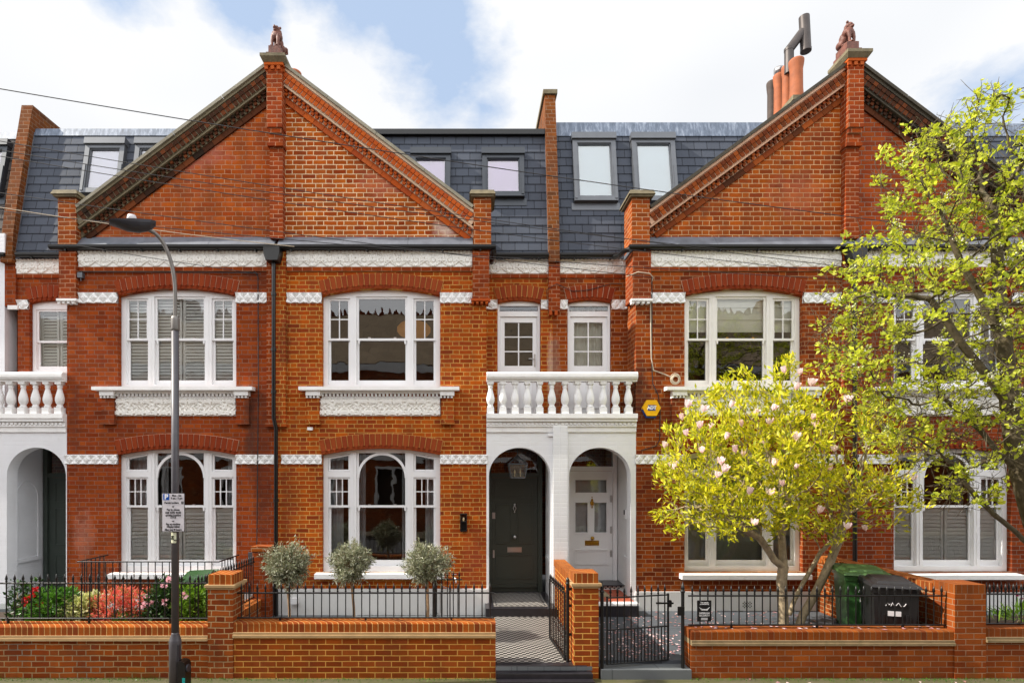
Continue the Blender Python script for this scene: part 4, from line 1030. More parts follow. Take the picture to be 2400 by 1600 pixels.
mb = MB().box(-3.703, -3.51, -.07, -.0005, 3.78, 7.04); mb.box(-3.703, -3.49, -.09, -.0005, 3.70, 3.779); build(mb, 'party_pilaster', 'brickB', hB)
gutter(hB, -3.689, .50, -.115, 7.105); flashing(hB, -3.66, .07); downpipe(hB, -3.705, -.15, 6.85, .1)
build(MB().tube([(.46, -.13, 7.06), (.47, -.05, 6.98), (.44, .3, 6.98), (.46, .46, 7.1)], .05, 8), 'gutter_bend', 'blackplastic', hB)
recess(hB, XB1, 1.70, .575, 1.45, 'brickB', 'arch', 'mortarY')
balcony_door(hB, .575, 1.45, 3.93, True)
porch(hB, XB1+.0005, 1.7365, .377, 1.557, .33, 1.61, 'whitebrick', 1.0, .32)
entrance(hB, 'four', .46, 1.44, .33, 2.72, 1.0, 'doorblack')
mb = MB(); c_pil = [1.639, 1.7368]
build(MB().box(1.60, 1.7366, -.075, -.0065, .05, 3.7), 'porch_pilaster', 'whitebrick', hB)
balcony(hB, XB1+.0005, 1.7365, -.03, [.405+i*.235 for i in range(6)])
st = MB(); st.box(.30, 1.60, -.45, .2395, .10, .325); s_ = build(st, 'porch_step', 'blacktile', hB)
tl = MB(); tl.box(.335, 1.605, .2405, 1.0, .10, .325); build(tl, 'porch_floor', 'blacktile', hB)
tl = MB(); tl.box(.46, 1.47, -.30, .90, .3255, .3285); build(tl, 'floor_tiles', 'tiles', hB)
tl = MB(); tl.rect_ring(0, 1, 0, 1, .1, 0, 1); 
bd = MB(); bd.box(.50, .515, -.26, .86, .329, .3305); bd.box(1.415, 1.43, -.26, .86, .329, .3305); bd.box(.515, 1.415, -.26, -.245, .329, .3305); bd.box(.515, 1.415, .845, .86, .329, .3305); build(bd, 'tile_border', 'blacktile', hB)
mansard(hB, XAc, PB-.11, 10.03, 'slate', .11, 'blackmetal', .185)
skylight(hB, -1.21, -.39, 8.47, 9.55, 'frame_dark', 'lilac'); skylight(hB, .268, 1.134, 8.47, 9.55, 'frame_dark', 'lilac')
gutter(hB, .38, PB-.11, RY-.15, 7.185)
fire_wall(hB, PB-.105, PB+.115, 10.80)
build(MB().box(PB-.10, PB+.13, RY-.10, RY-.0005, 6.09, 7.2), 'party_pilaster', 'pilbrick', hB)
mb = MB(); dentils(mb, PB-.09, PB+.13, 6.0, 6.0895, -.11+RY, RY-.0005, .075); build(mb, 'corbel', 'rakebright', hB)
# chimney behind the gable
st = build(MB().box(XAc-.5, XAc+.3, 1.7, 3.2, 9.5, 11.3), 'chimney', 'firebrick', hB)
build(MB().lathe([(.12, 0), (.12, .5), (.15, .52), (.15, .58), (.13, .60), (.105, .6), (.10, .4)], (XAc-.27+.0, 1.9, 11.3), 20), 'chimney_pot', 'terracotta', st)
# ================================================================== house C
hC = empty('terraced_house', (5.3, 0, 0), 'red brick terraced house with white panelled front door behind the magnolia', 'house', 'terraced brick houses')
bay_wall(hC, XC0, XCc, 5.27, 'brickC')
bay_trim(hC, XC0, XCc, 5.27, XC0-.02, XCc-.15, 'archA', 'mortarG', 'pilbrick', 3.465, 7.12)
bay_window(hC, 5.27, False, 'roman', True); bay_window(hC, 5.27, True, 'net', True)
sill_upper(hC, 5.27, 'brickC'); sill_lower(hC, 5.27, .80, .90)
build(MB().box(XC0-.02, XCc, -.035, -.002, .05, .545), 'plinth', 'plinth', hC)
build(MB().box(XC0+.0005, XC0+.3, .3205, RY, .05, WZ), 'side_wall', 'brickC', hC)
gable_half(hC, XCc, 3.44, 'gableC', 'rakemid', 'darkstone', 'mortarG'); kneeler(hC, 3.095, 3.435); centre_pilaster(hC, XCc, 'pilbrick', .08)
mb = MB().box(3.115, 3.46, -.09, -.0005, 6.13, 7.04); mb.box(3.115, XC0-.0005, -.0004, .4, 6.13, 7.04); build(mb, 'corner_pilaster', 'pilbrick', hC)
mb = MB().box(3.08, 3.49, -.12, -.0005, 6.085, 6.1295); dentils(mb, 3.09, 3.48, 6.04, 6.084, -.10, -.0005, .08); build(mb, 'corbel', 'whitestone', hC)
mb = MB().box(7.14, 7.318, -.07, -.0005, 3.78, 7.04); build(mb, 'party_pilaster', 'pilbrick', hC)
gutter(hC, 3.03, 7.32, -.115, 7.105); flashing(hC, 3.44, 7.34); downpipe(hC, 7.30, -.15, 6.85, .1)
build(MB().box(3.09, 3.46, -.12, .42, 7.06, 7.129), 'pier_lead', 'lead', hC)
build(MB().tube([(3.06, -.13, 7.06), (2.98, 0, 7.08), (2.96, .3, 7.1), (2.9, .46, 7.14)], .05, 8), 'gutter_bend', 'blackplastic', hC)
recess(hC, 1.7005, XC0-.0005, 2.0, 2.885, 'brickC', 'archA', 'mortarG')
balcony_door(hC, 2.0, 2.885, 3.93, False, curtain='curtain')
porch(hC, 1.7375, XC0-.002, 1.918, 3.098, 1.86, 3.2, 'whitebrick', 1.3, .4)
entrance(hC, 'glazed', 2.16, 3.09, .50, 2.86, 1.3, 'white')
build(MB().box(1.7375, 1.874, -.075, -.0065, .05, 3.7), 'porch_pilaster', 'whitebrick', hC)
balcony(hC, 1.7375, XC0-.002, -.03, [1.83+i*.243 for i in range(6)])
build(MB().box(1.86, 3.11, -.48, .2395, .10, .385), 'porch_step', 'blacktile', hC)
build(MB().box(1.85, 3.12, -.49, -.30, .3855, .42), 'step_nosing', 'whitestone', hC)
build(MB().box(1.865, 3.10, -.2995, .80, .3855, .412), 'porch_floor', 'redtile', hC)
build(MB().box(2.0, 2.75, .1, .62, .4125, .425), 'doormat', 'bark', hC)
mb = MB().box(1.865, 3.195, .8005, 1.3, .3, .49); ts = build(mb, 'threshold', 'whitestone', hC)
mb = MB()
for i in range(14): mb.box(1.9+i*.09, 1.935+i*.09, .796, .8, .43, .455); mb.box(1.945+i*.09, 1.98+i*.09, .796, .8, .456, .48)
build(mb, 'threshold_pattern', 'blacktile', ts); build(MB().box(1.86, 3.20, .74, 1.28, .4905, .515), 'threshold_slab', 'blacktile', ts)
mansard(hC, PB+.12, XCc, 10.25, 'slateC', .33, 'leadstreak', .19)
skylight(hC, 2.155, 3.05, 8.37, 9.90, 'frame_grey', 'frosted'); skylight(hC, 3.39, 4.29, 8.37, 9.90, 'frame_grey', 'frosted')
gutter(hC, PB+.12, 3.0, RY-.15, 7.185)
stk = build(MB().box(XCc-.10, XCc+.35, 1.66, 3.1, 9.3, 11.10), 'chimney', 'firebrick', hC)
build(MB().box(XCc-.14, XCc+.40, 1.62, 3.14, 11.1005, 11.20), 'chimney_cap', 'stone', stk)
for i, (yy, r, h_, m_) in enumerate(((1.87, .15, .95, 'terracotta'), (2.24, .11, 1.08, 'terracotta'), (2.57, .12, 1.12, 'terracotta'), (2.87, .115, 1.17, 'sootpot'))):
    build(MB().lathe([(r*.95, 0), (r*.98, .1), (r*.9, .3), (r*.88, h_*.75), (r*1.0, h_*.86), (r*1.06, h_-.06), (r*1.06, h_-.02), (r*.95, h_), (r*.8, h_), (r*.78, h_-.3)], (7.40, yy, 11.20), 22), 'chimney_pot', m_, stk)
fl = MB(); fx = 7.40+.08
fl.tube([(7.40, 2.15, 12.05), (7.40, 2.15, 12.62)], .10, 16); fl.tube([(7.40, 2.15, 12.60), (7.70, 2.13, 13.0)], .10, 16)
fl.tube([(7.77, 2.12, 12.56), (7.73, 2.12, 13.34)], .112, 18); fl.tube([(7.77, 2.12, 12.54), (7.77, 2.12, 12.60)], .117, 18); fl.tube([(7.40, 2.15, 12.57), (7.40, 2.15, 12.63)], .107, 16)
build(fl, 'flue_pipe', 'flue', stk)
mb = MB(); mb.lathe([(.09, 0), (.09, .05), (.11, .06), (.11, .16), (.03, .19)], (7.40, 2.57, 12.32), 12); build(mb, 'pot_cowl', 'chrome', stk)
# ================================================================== house D
hD = empty('terraced_house', (9.4, 0, 0), 'dark red brick house behind the street tree with white shuttered ground floor window', 'house', 'terraced brick houses')
bay_wall(hD, XCc+.0005, XD1, 9.29, 'brickD')
bay_trim(hD, XCc, XD1, 9.29, 7.45, XD1, 'archA', 'mortarG', 'pilbrick', 7.52, 11.15)
bay_window(hD, 9.29, False, 'curtains'); bay_window(hD, 9.29, True, 'halfshutters')
sill_upper(hD, 9.29, 'brickD'); sill_lower(hD, 9.29, .80, .90)
build(MB().box(XCc, XD1, -.035, -.002, .05, .53), 'plinth', 'plinth', hD)
gable_half(hD, XCc+.0005, 11.1, 'gableD', 'rakedark', 'darkstone', 'darkstone'); kneeler(hD, 11.105, 11.45)
mb = MB().box(7.319, 7.50, -.07, -.0005, 3.78, 7.04); build(mb, 'party_pilaster', 'pilbrick', hD)
build(MB().box(11.12, 11.45, -.09, -.0005, 6.13, 7.04), 'corner_pilaster', 'pilbrick', hD)
gutter(hD, 7.321, 11.6, -.115, 7.105); flashing(hD, 7.36, 11.1)
build(MB().box(XD1, 13.5, RY, RY+.25, .05, 7.2), 'upper_recess_wall', 'brickD', hD)
mansard(hD, XCc, 13.5, 10.22, 'slateC', .3, 'leadstreak', .19)
skylight(hD, 11.35, 12.2, 8.4, 9.75, 'frame_dark', 'slateblind')
# interior party and back walls so the terrace is not hollow from the side
for h_, xa, xb in ((hZ, -12.6, PA-.3), (hA, PA, XAc), (hB, XAc, PB), (hC, PB, XCc), (hD, XCc, 13.5)):
    build(MB().box(xa+.01, xb-.01, 4.7, 4.9, 0, 9.9), 'back_wall', 'brickC', h_)
build(MB().box(-12.6, -12.3, .87, 4.7, 0, 7.3), 'side_wall', 'whiteZ', hZ)

# ------------------------------------------------------------------ fixtures on the walls
def single(mb, name, mat, label, cat, group=None): return tag(build(mb, name, mat), label, cat, group)
al = empty('burglar_alarm', (3.65, -.1, 3.94), 'yellow six-sided burglar alarm box on the red brick wall beside the balcony', 'alarm')
hexp = lambda cx, cz, w, h: [(cx-w, cz), (cx-w*.52, cz+h), (cx+w*.52, cz+h), (cx+w, cz), (cx+w*.52, cz-h), (cx-w*.52, cz-h)]
ax, az = X(1523.5), Z(957)
build(MB().prism(hexp(ax, az, .175, .15), -.10, -.03), 'alarm_cover', 'yellow', al)
build(MB().prism(hexp(ax-.005, az-.035, .165, .15), -.075, -.0005), 'alarm_base', 'alarmblue', al)
build(MB().box(ax-.072, ax+.072, -.104, -.1005, az-.05, az+.055), 'logo_plate', 'alarmblue', al)
build(text('ADT', .085, ax, az+.002, -.1055, bold=.004), 'logo', 'white', al)
wl = empty('wall_lamp', (-.11, 0, 1.7), 'black box wall lamp on the orange brick beside the black door', 'wall light')
mb = MB().rect_ring(-.175, -.045, 1.705, 2.045, .02, -.11, -.03); mb.box(-.175, -.045, -.0295, -.0005, 1.705, 2.045); mb.box(-.155, -.065, -.11, -.03, 1.88, 1.90); build(mb, 'lamp_body', 'blackmetal', wl)
build(MB().box(-.154, -.066, -.06, -.05, 1.901, 2.024), 'lamp_glass', 'glasslamp', wl); build(MB().lathe([(.015, 0), (.02, .03), (.012, .07)], (-.11, -.075, 1.90), 8), 'lamp_bulb', 'bulb', wl)
single(MB().box(X(722), X(734), -.05, -.0005, Z(1008), Z(1001)), 'junction_box', 'white', 'tiny white plastic box on the orange brick under the upper window sill', 'junction box')
mb = MB().box(X(186.5), X(198.7), -.07, -.0005, Z(653), Z(641)); mb.tube([(X(193), -.04, Z(653)), (X(193), -.04, Z(660))], .01, 6)
single(mb, 'junction_box', 'frame_grey', 'small grey cable box on deep red brick below the white frieze', 'junction box')
mb = MB().box(X(687), X(702), -.15, -.036, Z(1411), Z(1398)); single(mb, 'meter_box', 'white', 'white box on the white plinth behind the olive tree', 'meter box')
single(MB().box(X(584), X(597), -.05, -.0005, Z(1322), Z(1293)), 'meter_box', 'frame_grey', 'grey panel on the red brick wall behind the spiked side railing', 'meter box')
db = empty('doorbell', (3.2, .35, 1.9), 'black and white video doorbell on the white porch wall beside the white door', 'doorbell')
build(MB().box(3.165, 3.199, .62, .70, 1.885, 2.07), 'bell_body', 'white', db); build(MB().box(3.158, 3.1645, .625, .695, 1.97, 2.065), 'bell_screen', 'ink', db)
vt = MB(); vx, vz = X(1749), Z(1415)
for i in range(-3, 4):
    for j in range(-2, 3):
        if (i+j) % 2 == 0: vt.box(vx+i*.026-.009, vx+i*.026+.009, -.042, -.0355, vz+j*.026-.009, vz+j*.026+.009)
single(vt, 'air_vent', 'ink', 'round patterned air vent in the white plinth below the net curtained window', 'air vent')
tp = MB().tube([(X(1063), -.06, Z(1380)), (X(1063), -.06, Z(1345))], .012, 8); tp.tube([(X(1063)-.02, -.02, Z(1352)), (X(1063)+.05, -.14, Z(1352)), (X(1063)+.05, -.15, Z(1362))], .014, 8); tp.tube([(X(1063)-.03, -.1, Z(1343)), (X(1063)+.06, -.1, Z(1343))], .007, 6)
tp.tube([(X(1063), -.06, Z(1380)), (X(1040), -.06, Z(1372)), (X(1033), -.06, Z(1385)), (X(1033), -.06, .15)], .01, 6)
single(tp, 'garden_tap', 'chrome', 'steel garden tap and pipe on the wall beside the third olive tree', 'tap')
single(MB().box(X(1389)-.06, X(1389)+.04, -.05, -.007, 3.52, 3.57), 'sensor', 'white', 'small white sensor under the porch cornice above the dark arch', 'sensor').location.x = X(1290)
# hanging lantern
ln = empty('hanging_lantern', (.965, .45, 2.7), 'clear glass lantern hanging in front of the black door', 'lantern')
lx, ly = .965, .45; mb = MB()
def fr(w0, z0, w1, z1):
    c0 = [(lx-w0, ly-w0, z0), (lx+w0, ly-w0, z0), (lx+w0, ly+w0, z0), (lx-w0, ly+w0, z0)]; c1 = [(lx-w1, ly-w1, z1), (lx+w1, ly-w1, z1), (lx+w1, ly+w1, z1), (lx-w1, ly+w1, z1)]
    for i in range(4): mb.tube([c0[i], c1[i]], .009, 5); mb.tube([c0[i], c0[(i+1) % 4]], .010, 5); mb.tube([c1[i], c1[(i+1) % 4]], .011, 5)
fr(.135, 2.72, .185, 3.0); fr(.185, 3.0, .075, 3.10); mb.lathe([(.075, 0), (.06, .03), (.03, .05), (.01, .08)], (lx, ly, 3.10), 10); mb.tube([(lx, ly, 3.17), (lx, ly, 3.5)], .006, 6)
build(mb, 'lantern_frame', 'frame_grey', ln)
g = MB(); 
for sx, sy in ((0, -1), (1, 0), (0, 1), (-1, 0)):
    a, b = .13, .18
    if sx == 0: g.quad((lx-a*(-sy), ly+sy*a, 2.725), (lx+a*(-sy), ly+sy*a, 2.725), (lx+b*(-sy), ly+sy*b, 2.995), (lx-b*(-sy), ly+sy*b, 2.995))
    else: g.quad((lx+sx*a, ly-a*sx, 2.725), (lx+sx*a, ly+a*sx, 2.725), (lx+sx*b, ly+b*sx, 2.995), (lx+sx*b, ly-b*sx, 2.995))
build(g, 'lantern_glass', 'glasslamp', ln)
for s_ in (-.055, .055): build(MB().lathe([(.006, 0), (.006, .06), (.013, .08), (.012, .11), (.002, .14)], (lx+s_, ly, 2.75), 8), 'candle_bulb', 'bulb', ln)

# ------------------------------------------------------------------ cables
def catenary(p0, p1, sag, n=26):
    p0, p1 = Vector(p0), Vector(p1); return [p0.lerp(p1, i/n)+Vector((0, 0, -sag*4*(i/n)*(1-i/n))) for i in range(n+1)]
def at(px, py, Y): return (X(px, Y), Y, Z(py, Y))
def wire(px0, py0, Y0, px1, py1, Y1, sag, label, mat='cable', r=.0062):
    return tag(build(MB().tube(catenary(at(px0, py0, Y0), at(px1, py1, Y1), sag), r, 5), 'overhead_cable', mat), label, 'cable', 'overhead cables')
wire(-150, 183, -2.2, 2140, 527, -.12, .10, 'highest overhead cable, crossing the sky and both gables', r=.0078)
wire(-150, 305, -2.0, 2100, 640, -.12, .12, 'overhead cable crossing the left gable just above the paired ones')
wire(-150, 327, -2.0, 1985, 612, -.12, .16, 'upper of the paired cables crossing the left gable')
wire(-150, 340, -2.1, 1985, 640, -.12, .16, 'lower of the paired cables crossing the left gable')
wire(-150, 430, -1.8, 1526, 650, -.12, .06, 'overhead cable ending on the bracket beside the two balcony doors')
wire(-150, 462, -1.8, 690, 578, -.2, .05, 'pale overhead cable ending at the gutter on the left gable', 'cablewhite', .007)
wire(-150, 478, -1.8, 1985, 655, -.15, .12, 'lowest long overhead cable passing under the white friezes')
wire(180, 575, -.3, 612, 642, -.1, .02, 'thin short cable running down to a hook on the deep red brick', r=.006)
hk = MB().tube([(X(190), -.03, Z(638)), (X(600), -.03, Z(641)), (X(606), -.03, Z(650)), (X(607), -.03, Z(900)), (X(603), -.03, Z(1290))], .009, 5)
hk.tube([(X(600), -.10, Z(640)), (X(606), -.03, Z(646))], .012, 5)
single(hk, 'wall_cable', 'cable', 'thin cable fixed down the deep red brick wall beside the drainpipe', 'cable')
wc = MB(); wc.tube([(3.47, -.02, Z(652)), (3.48, -.02, Z(770)), (3.49, -.02, Z(840)), (3.53, -.02, Z(868)), (3.75, -.03, Z(878)), (3.86, -.03, Z(884))], .012, 6)
for i in range(7):
    a0 = i*.9; cxx, czz = X(1581)+.01*math.sin(i*2.1), Z(889)+.012*math.cos(i*1.7); rr = .095-.006*i
    wc.tube([(cxx+rr*math.cos(a0+k*.4), -.03-.004*i, czz+rr*1.05*math.sin(a0+k*.4)) for k in range(17)], .007, 5)
wc.tube([(3.0, -.03, Z(650)), (3.2, -.12, Z(643)), (3.42, -.12, Z(646)), (3.49, -.12, Z(655)), (3.48, -.03, Z(668))], .010, 5)
single(wc, 'coiled_cable', 'cablewhite', 'old white cable running down the red brick to a coil by the window sill', 'cable')
wd = MB().tube([(3.47, -.11, Z(650)), (3.50, -.03, Z(690)), (3.50, -.02, Z(860)), (3.52, -.02, Z(900)), (3.62, -.02, Z(925)), (3.66, -.02, Z(960)), (3.65, -.02, Z(1030)), (3.58, -.02, Z(1045)), (3.3, -.02, Z(1055))], .009, 5)
single(wd, 'wall_cable', 'cable', 'black cable looping down the red brick around the yellow alarm', 'cable')
we = MB().tube([(1.57, RY-.12, 6.2), (1.56, RY-.12, 6.5), (1.75, RY-.13, 6.62), (2.1, RY-.03, 6.5), (2.4, RY-.04, 6.52), (2.9, RY-.02, 6.66), (3.1, RY-.05, 6.64)], .007, 5)
single(we, 'wall_cable', 'cable', 'thin black cable drooping across the brick arches above the balcony doors', 'cable')

# ------------------------------------------------------------------ figures on the gables
def lion(name, x, z, yaw, pitch, label):
    e = empty(name, (x, .05, z), label, 'statue', 'terracotta figures on the gables')
    mb = MB()
    def S(c, r, sq=(1, 1, 1)): mb.sphere(c, r, 14, sq)
    S((0, .07, .21), .10, (1.0, 1.0, 1.4)); S((0, -.01, .285), .112, (1.1, .95, .95)); S((0, .12, .11), .10, (1.25, 1.1, .9))
    for s_ in (-1, 1):
        mb.tube([(s_*.06, -.06, .27), (s_*.066, -.09, .15), (s_*.06, -.09, .02)], [.05, .032, .027], 8); S((s_*.06, -.12, .02), .034, (1, 1.4, .6))
        S((s_*.10, .08, .09), .065, (.7, 1.2, 1.1)); S((s_*.10, .0, .02), .035, (1, 1.6, .6))
    mb.tube([(.10, .16, .05), (.14, .18, .06), (.145, .15, .14), (.12, .13, .17)], [.02, .02, .022, .012], 6)
    S((0, -.0, .355), .075, (1.1, 1, 1.1))
    for i in range(12):
        a = i*math.pi/6; S((.085*math.cos(a), .02-.04*abs(math.cos(a)), .36+.085*math.sin(a)-.02), .034)
        S((.1*math.cos(a), -.03+.05*math.sin(a), .27), .03, (.8, .8, 1.6))
    hd = len(mb.v)
    S((0, -.02, .43), .075, (1, 1, .95)); S((0, -.085, .415), .046, (1.0, 1.2, .7)); S((0, -.075, .375), .034, (1.1, 1.1, .6)); S((0, -.125, .43), .018)
    for s_ in (-1, 1): S((s_*.062, .0, .49), .026); S((s_*.033, -.078, .452), .02)
    cy, sy, cp, sp_ = math.cos(yaw), math.sin(yaw), math.cos(pitch), math.sin(pitch)
    out = []
    for i, v in enumerate(mb.v):
        a, b, c = v
        if i >= hd:   # tilt the head back
            c -= .40; b, c = b*cp+c*sp_, -b*sp_+c*cp; c += .40
        a, b = a*cy-b*sy, a*sy+b*cy; out.append((a, b, c))
    mb.v = out
    me = mb.mesh('figure_body'); tmp = bpy.data.objects.new('tmp', me); COL.objects.link(tmp)
    rm = tmp.modifiers.new('r', 'REMESH'); rm.mode = 'VOXEL'; rm.voxel_size = .008; rm.use_smooth_shade = True
    dg = bpy.context.evaluated_depsgraph_get(); m2 = bpy.data.meshes.new_from_object(tmp.evaluated_get(dg)); bpy.data.objects.remove(tmp); m2.name = 'figure_body'
    m2.materials.clear(); link('body', m2, M['rust_terracotta'], e, (x, .05, z+.215)); e.children[-1].scale = (.92, .92, .92)
    b = MB().box(x-.15, x+.15, -.13, .24, z+.001, z+.07); b.box(x-.115, x+.115, -.10, .22, z+.0705, z+.215); build(b, 'figure_base', 'rust_terracotta', e)
    return e
lion('lion_statue', XAc-.02, 10.731, -.15, .15, 'dark terracotta lion sitting on the left gable cap looking to the street')
lion('lion_statue', XCc-.02, 10.811, .35, -.45, 'terracotta lion on the right gable cap with raised head and open mouth')
# blind arch niche on the passage wall of the first porch
mb = MB(); xw = -8.998
mb.tube([(xw, .34, 1.1), (xw, .34, 2.3)]+[(xw, .62-.28*math.cos(math.pi*i/12), 2.3+.34*math.sin(math.pi*i/12)) for i in range(13)]+[(xw, .90, 1.1)], .016, 6, False)
mb.box(-8.9995, -8.95, .30, .94, 1.03, 1.10)
_pA = [o for o in hA.children if o.name.startswith('porch')][0]
build(mb, 'wall_niche', 'whiteZ', _pA)
# ------------------------------------------------------------------ ground
def struct(mb, name, mat): return tag(build(mb, name, mat, loc=(0, 0, 0)), kind='structure')
def sheet(x0, x1, y0, y1, z): m = MB(); m.quad((x0, y0, z), (x1, y0, z), (x1, y1, z), (x0, y1, z)); return m
struct(sheet(-60, 60, -60, 60, -.14), 'ground', 'asphalt')
struct(MB().box(-40, 40, -5.6, -3.02, -.13, 0.0), 'pavement', 'pavement')
struct(MB().box(-40, 40, -5.75, -5.605, -.13, .004), 'kerb', 'greypaving')
struct(MB().box(-40, 40, -16.0, -13.6, -.13, 0.0), 'pavement', 'pavement')
struct(MB().box(-13, XAc, -2.80, 0.04, -.12, .12), 'garden_paving', 'greypaving')
struct(MB().box(XAc+.001, .95, -2.80, .04, -.12, .10), 'garden_paving', 'greypaving')
struct(MB().box(1.80, 13, -2.80, .3, -.12, .18), 'garden_paving', 'slatepaving')
struct(MB().box(.30, 1.62, -2.9, -.45, -.12, .178), 'garden_path', 'tiles')
mb = MB(); mb.box(1.50, 1.515, -2.85, -.5, .1785, .1815); mb.box(.9, 1.50, -.52, -.505, .1785, .1815); mb.box(1.575, 1.60, -2.85, -.5, .1785, .1815); struct(mb, 'path_border', 'blacktile')
st = tag(build(MB().box(.36, 1.60, -3.05, -2.9005, -.12, .185), 'entrance_steps', 'blacktile'), 'low black tiled steps between the new garden wall and the brick pier', 'steps')
for i, (y0, z) in enumerate(((-3.16, .115), (-3.27, .05))): build(MB().box(.36, 1.66, y0, y0+.11-.0005, -.12, z), 'step', 'blacktile', st)
mb = MB(); 
for i in range(6): mb.box(.36+i*.22, .575+i*.22, -3.053, -3.0505, .125, .18)
build(mb, 'step_tiles', 'greypaving', st)
tag(build(MB().box(1.80, 3.03, -3.05, -2.8005, -.1, .13), 'threshold_slab', 'greypaving'), 'grey stone slab under the closed iron gate', 'slab')
# ------------------------------------------------------------------ low front walls
FW = -3.0
def front_wall(x0, x1, ztop, bmat, cmat, bandmat, label, pan=False):
    cx = (x0+x1)/2; e = empty('garden_wall', (cx, FW, 0), label, 'garden wall', 'low brick walls along the pavement')
    build(MB().box(x0, x1, FW, FW+.23, -.1, ztop-.20), 'brickwork', bmat, e)
    b = MB(); b.box(x0, x1, FW-.045, FW+.27, ztop-.1995, ztop-.165); b.box(x0, x1, FW-.03, FW+.26, ztop-.1645, ztop-.1305); build(b, 'stone_band', bandmat, e)
    mb = MB(); n = int((x1-x0)/.0775)
    mb.prism([(FW-.012, ztop-.13), (FW-.012, ztop-.02), (FW+.005, ztop), (FW+.235, ztop), (FW+.245, ztop-.02), (FW+.245, ztop-.13)], x0, x1, 'x')
    build(mb, 'coping', cmat, e); return e
def pier(x0, x1, ztop, bmat, label, cap=True, ybk=.34, capm='buffstone'):
    e = empty('gate_pier', ((x0+x1)/2, FW, 0), label, 'brick pier', 'brick piers along the pavement')
    if cap:
        build(MB().box(x0, x1, FW-.02, FW+ybk, -.1, ztop-.20), 'pier_brickwork', bmat, e)
        mb = MB().box(x0-.035, x1+.035, FW-.055, FW+ybk+.035, ztop-.17, ztop-.135); mb.box(x0-.015, x1+.015, FW-.035, FW+ybk+.015, ztop-.1995, ztop-.1705); build(mb, 'pier_band', capm, e)
        build(MB().box(x0+.005, x1-.005, FW-.015, FW+ybk-.005, ztop-.1345, ztop), 'pier_top', 'copingbrick', e)
    else:
        build(MB().box(x0, x1, FW-.02, FW+ybk, -.1, ztop-.121), 'pier_brickwork', bmat, e)
        build(MB().box(x0, x1, FW-.02, FW+ybk, ztop-.1205, ztop), 'pier_top', 'copingbrickC', e)
    return e
front_wall(-13, -3.58, .72, 'wallA', 'copingbrick', 'buffstone', 'weathered brick garden wall below the flower bed, behind the lamp post')
pier(-3.58, -3.235, 1.42, 'wallA', 'brick pier with sandy cap between the shrubs and the olive trees')
front_wall(-3.234, .36, .765, 'wallB', 'copingbrick', 'buffstone', 'newer orange brick garden wall with yellow mortar below the olive trees')
pier(1.428, 1.77, 1.44, 'wallB', 'orange brick pier with sandy cap between the two gates')
front_wall(3.04, 6.64, .655, 'wallC', 'copingbrickC', 'mossstone', 'plain red brick garden wall below the magnolia and the bins')
pier(6.645, 7.07, 1.285, 'wallC', 'flat topped red brick pier beside the black bin', cap=False)
front_wall(7.0705, 13, .70, 'wallC', 'copingbrickC', 'mossstone', 'short red brick garden wall at the right end, below green leaves')
def side_wall(x0, x1, y0, y1, z, bm, label):
    e = empty('garden_wall', ((x0+x1)/2, (y0+y1)/2, 0), label, 'garden wall')
    build(MB().box(x0, x1, y0, y1, 0, z-.115), 'brickwork', bm, e)
    build(MB().box(x0-.02, x1+.02, y0, y1, z-.1145, z), 'coping', 'copingbrick', e); return e
side_wall(-4.12, -3.88, FW+.27, -.036, .47, 'wallA', 'low brick wall carrying the spiked railing between the two left gardens')
side_wall(1.63, 1.80, FW+.345, -.085, 1.17, 'wallB', 'brick dividing wall running back from the pier between the gates')
side_wall(6.66, 6.90, FW+.345, -.04, 1.235, 'wallA', 'sunlit brick dividing wall behind the black and green bins')
e = empty('brick_pier', (-3.78, -.2, 0), 'brick pier against the house where the spiked side railing ends', 'brick pier')
build(MB().box(-4.04, -3.72, -.33, -.0355, 0, 1.36), 'pier_brickwork', 'brickA', e); build(MB().box(-4.06, -3.70, -.35, -.0355, 1.3605, 1.45), 'pier_cap', 'pierbrick', e)
e = empty('flower_bed', (-8, -2.3, 0), 'bed of dark soil behind the left railing', 'flower bed')
build(MB().box(-9.4, -4.13, -2.76, -1.7, .12, .58), 'soil', 'earth', e)

# ------------------------------------------------------------------ iron railings
def bar_mesh(zb, zr, zt, r=.0085, finial=True, big=1.0):
    mb = MB(); mb.tube([(0, 0, zb), (0, 0, zr)], r, 6)
    if finial:
        h = zt-zr
        mb.lathe([(r, zr), (.009*big, zr+h*.10), (.016*big, zr+h*.18), (.009*big, zr+h*.28), (.011*big, zr+h*.34), (.0175*big, zr+h*.46), (.012*big, zr+h*.66), (.001, zt)], (0, 0, 0), 8)
    return mb.mesh('railing_bar')
def railing(x0, x1, y0, y1, zb, zr, zt, spacing, label, finial=True, stays=True, group=None, dz=(0, 0), low=0.0, name='iron_railing', ends=0.0):
    e = empty(name, ((x0+x1)/2, (y0+y1)/2, zb), label, 'railing' if 'gate' not in name else 'gate', group)
    L = math.hypot(x1-x0, y1-y0); n = max(2, round(L/spacing)); me = bar_mesh(0, zr-zb, zt-zb, finial=finial)
    for zz in (zr, zb): build(MB().tube([(x0, y0, zz), (x1, y1, zz)], .014, 4), 'rail', 'blackmetal', e)
    for i in range(n+1):
        t_ = (i+.5)/(n+1); link('bar', me, M['blackmetal'], e, (x0+(x1-x0)*t_, y0+(y1-y0)*t_, zb))
    if stays:
        k = max(2, int(L/1.1))
        for i in range(k):
            t_ = (i+.5)/k; build(MB().box(x0+(x1-x0)*t_-.012, x0+(x1-x0)*t_+.012, y0-.012, y0+.012, zb-.09, zb+.01), 'foot', 'blackmetal', e)
    return e
RYY = FW+.11
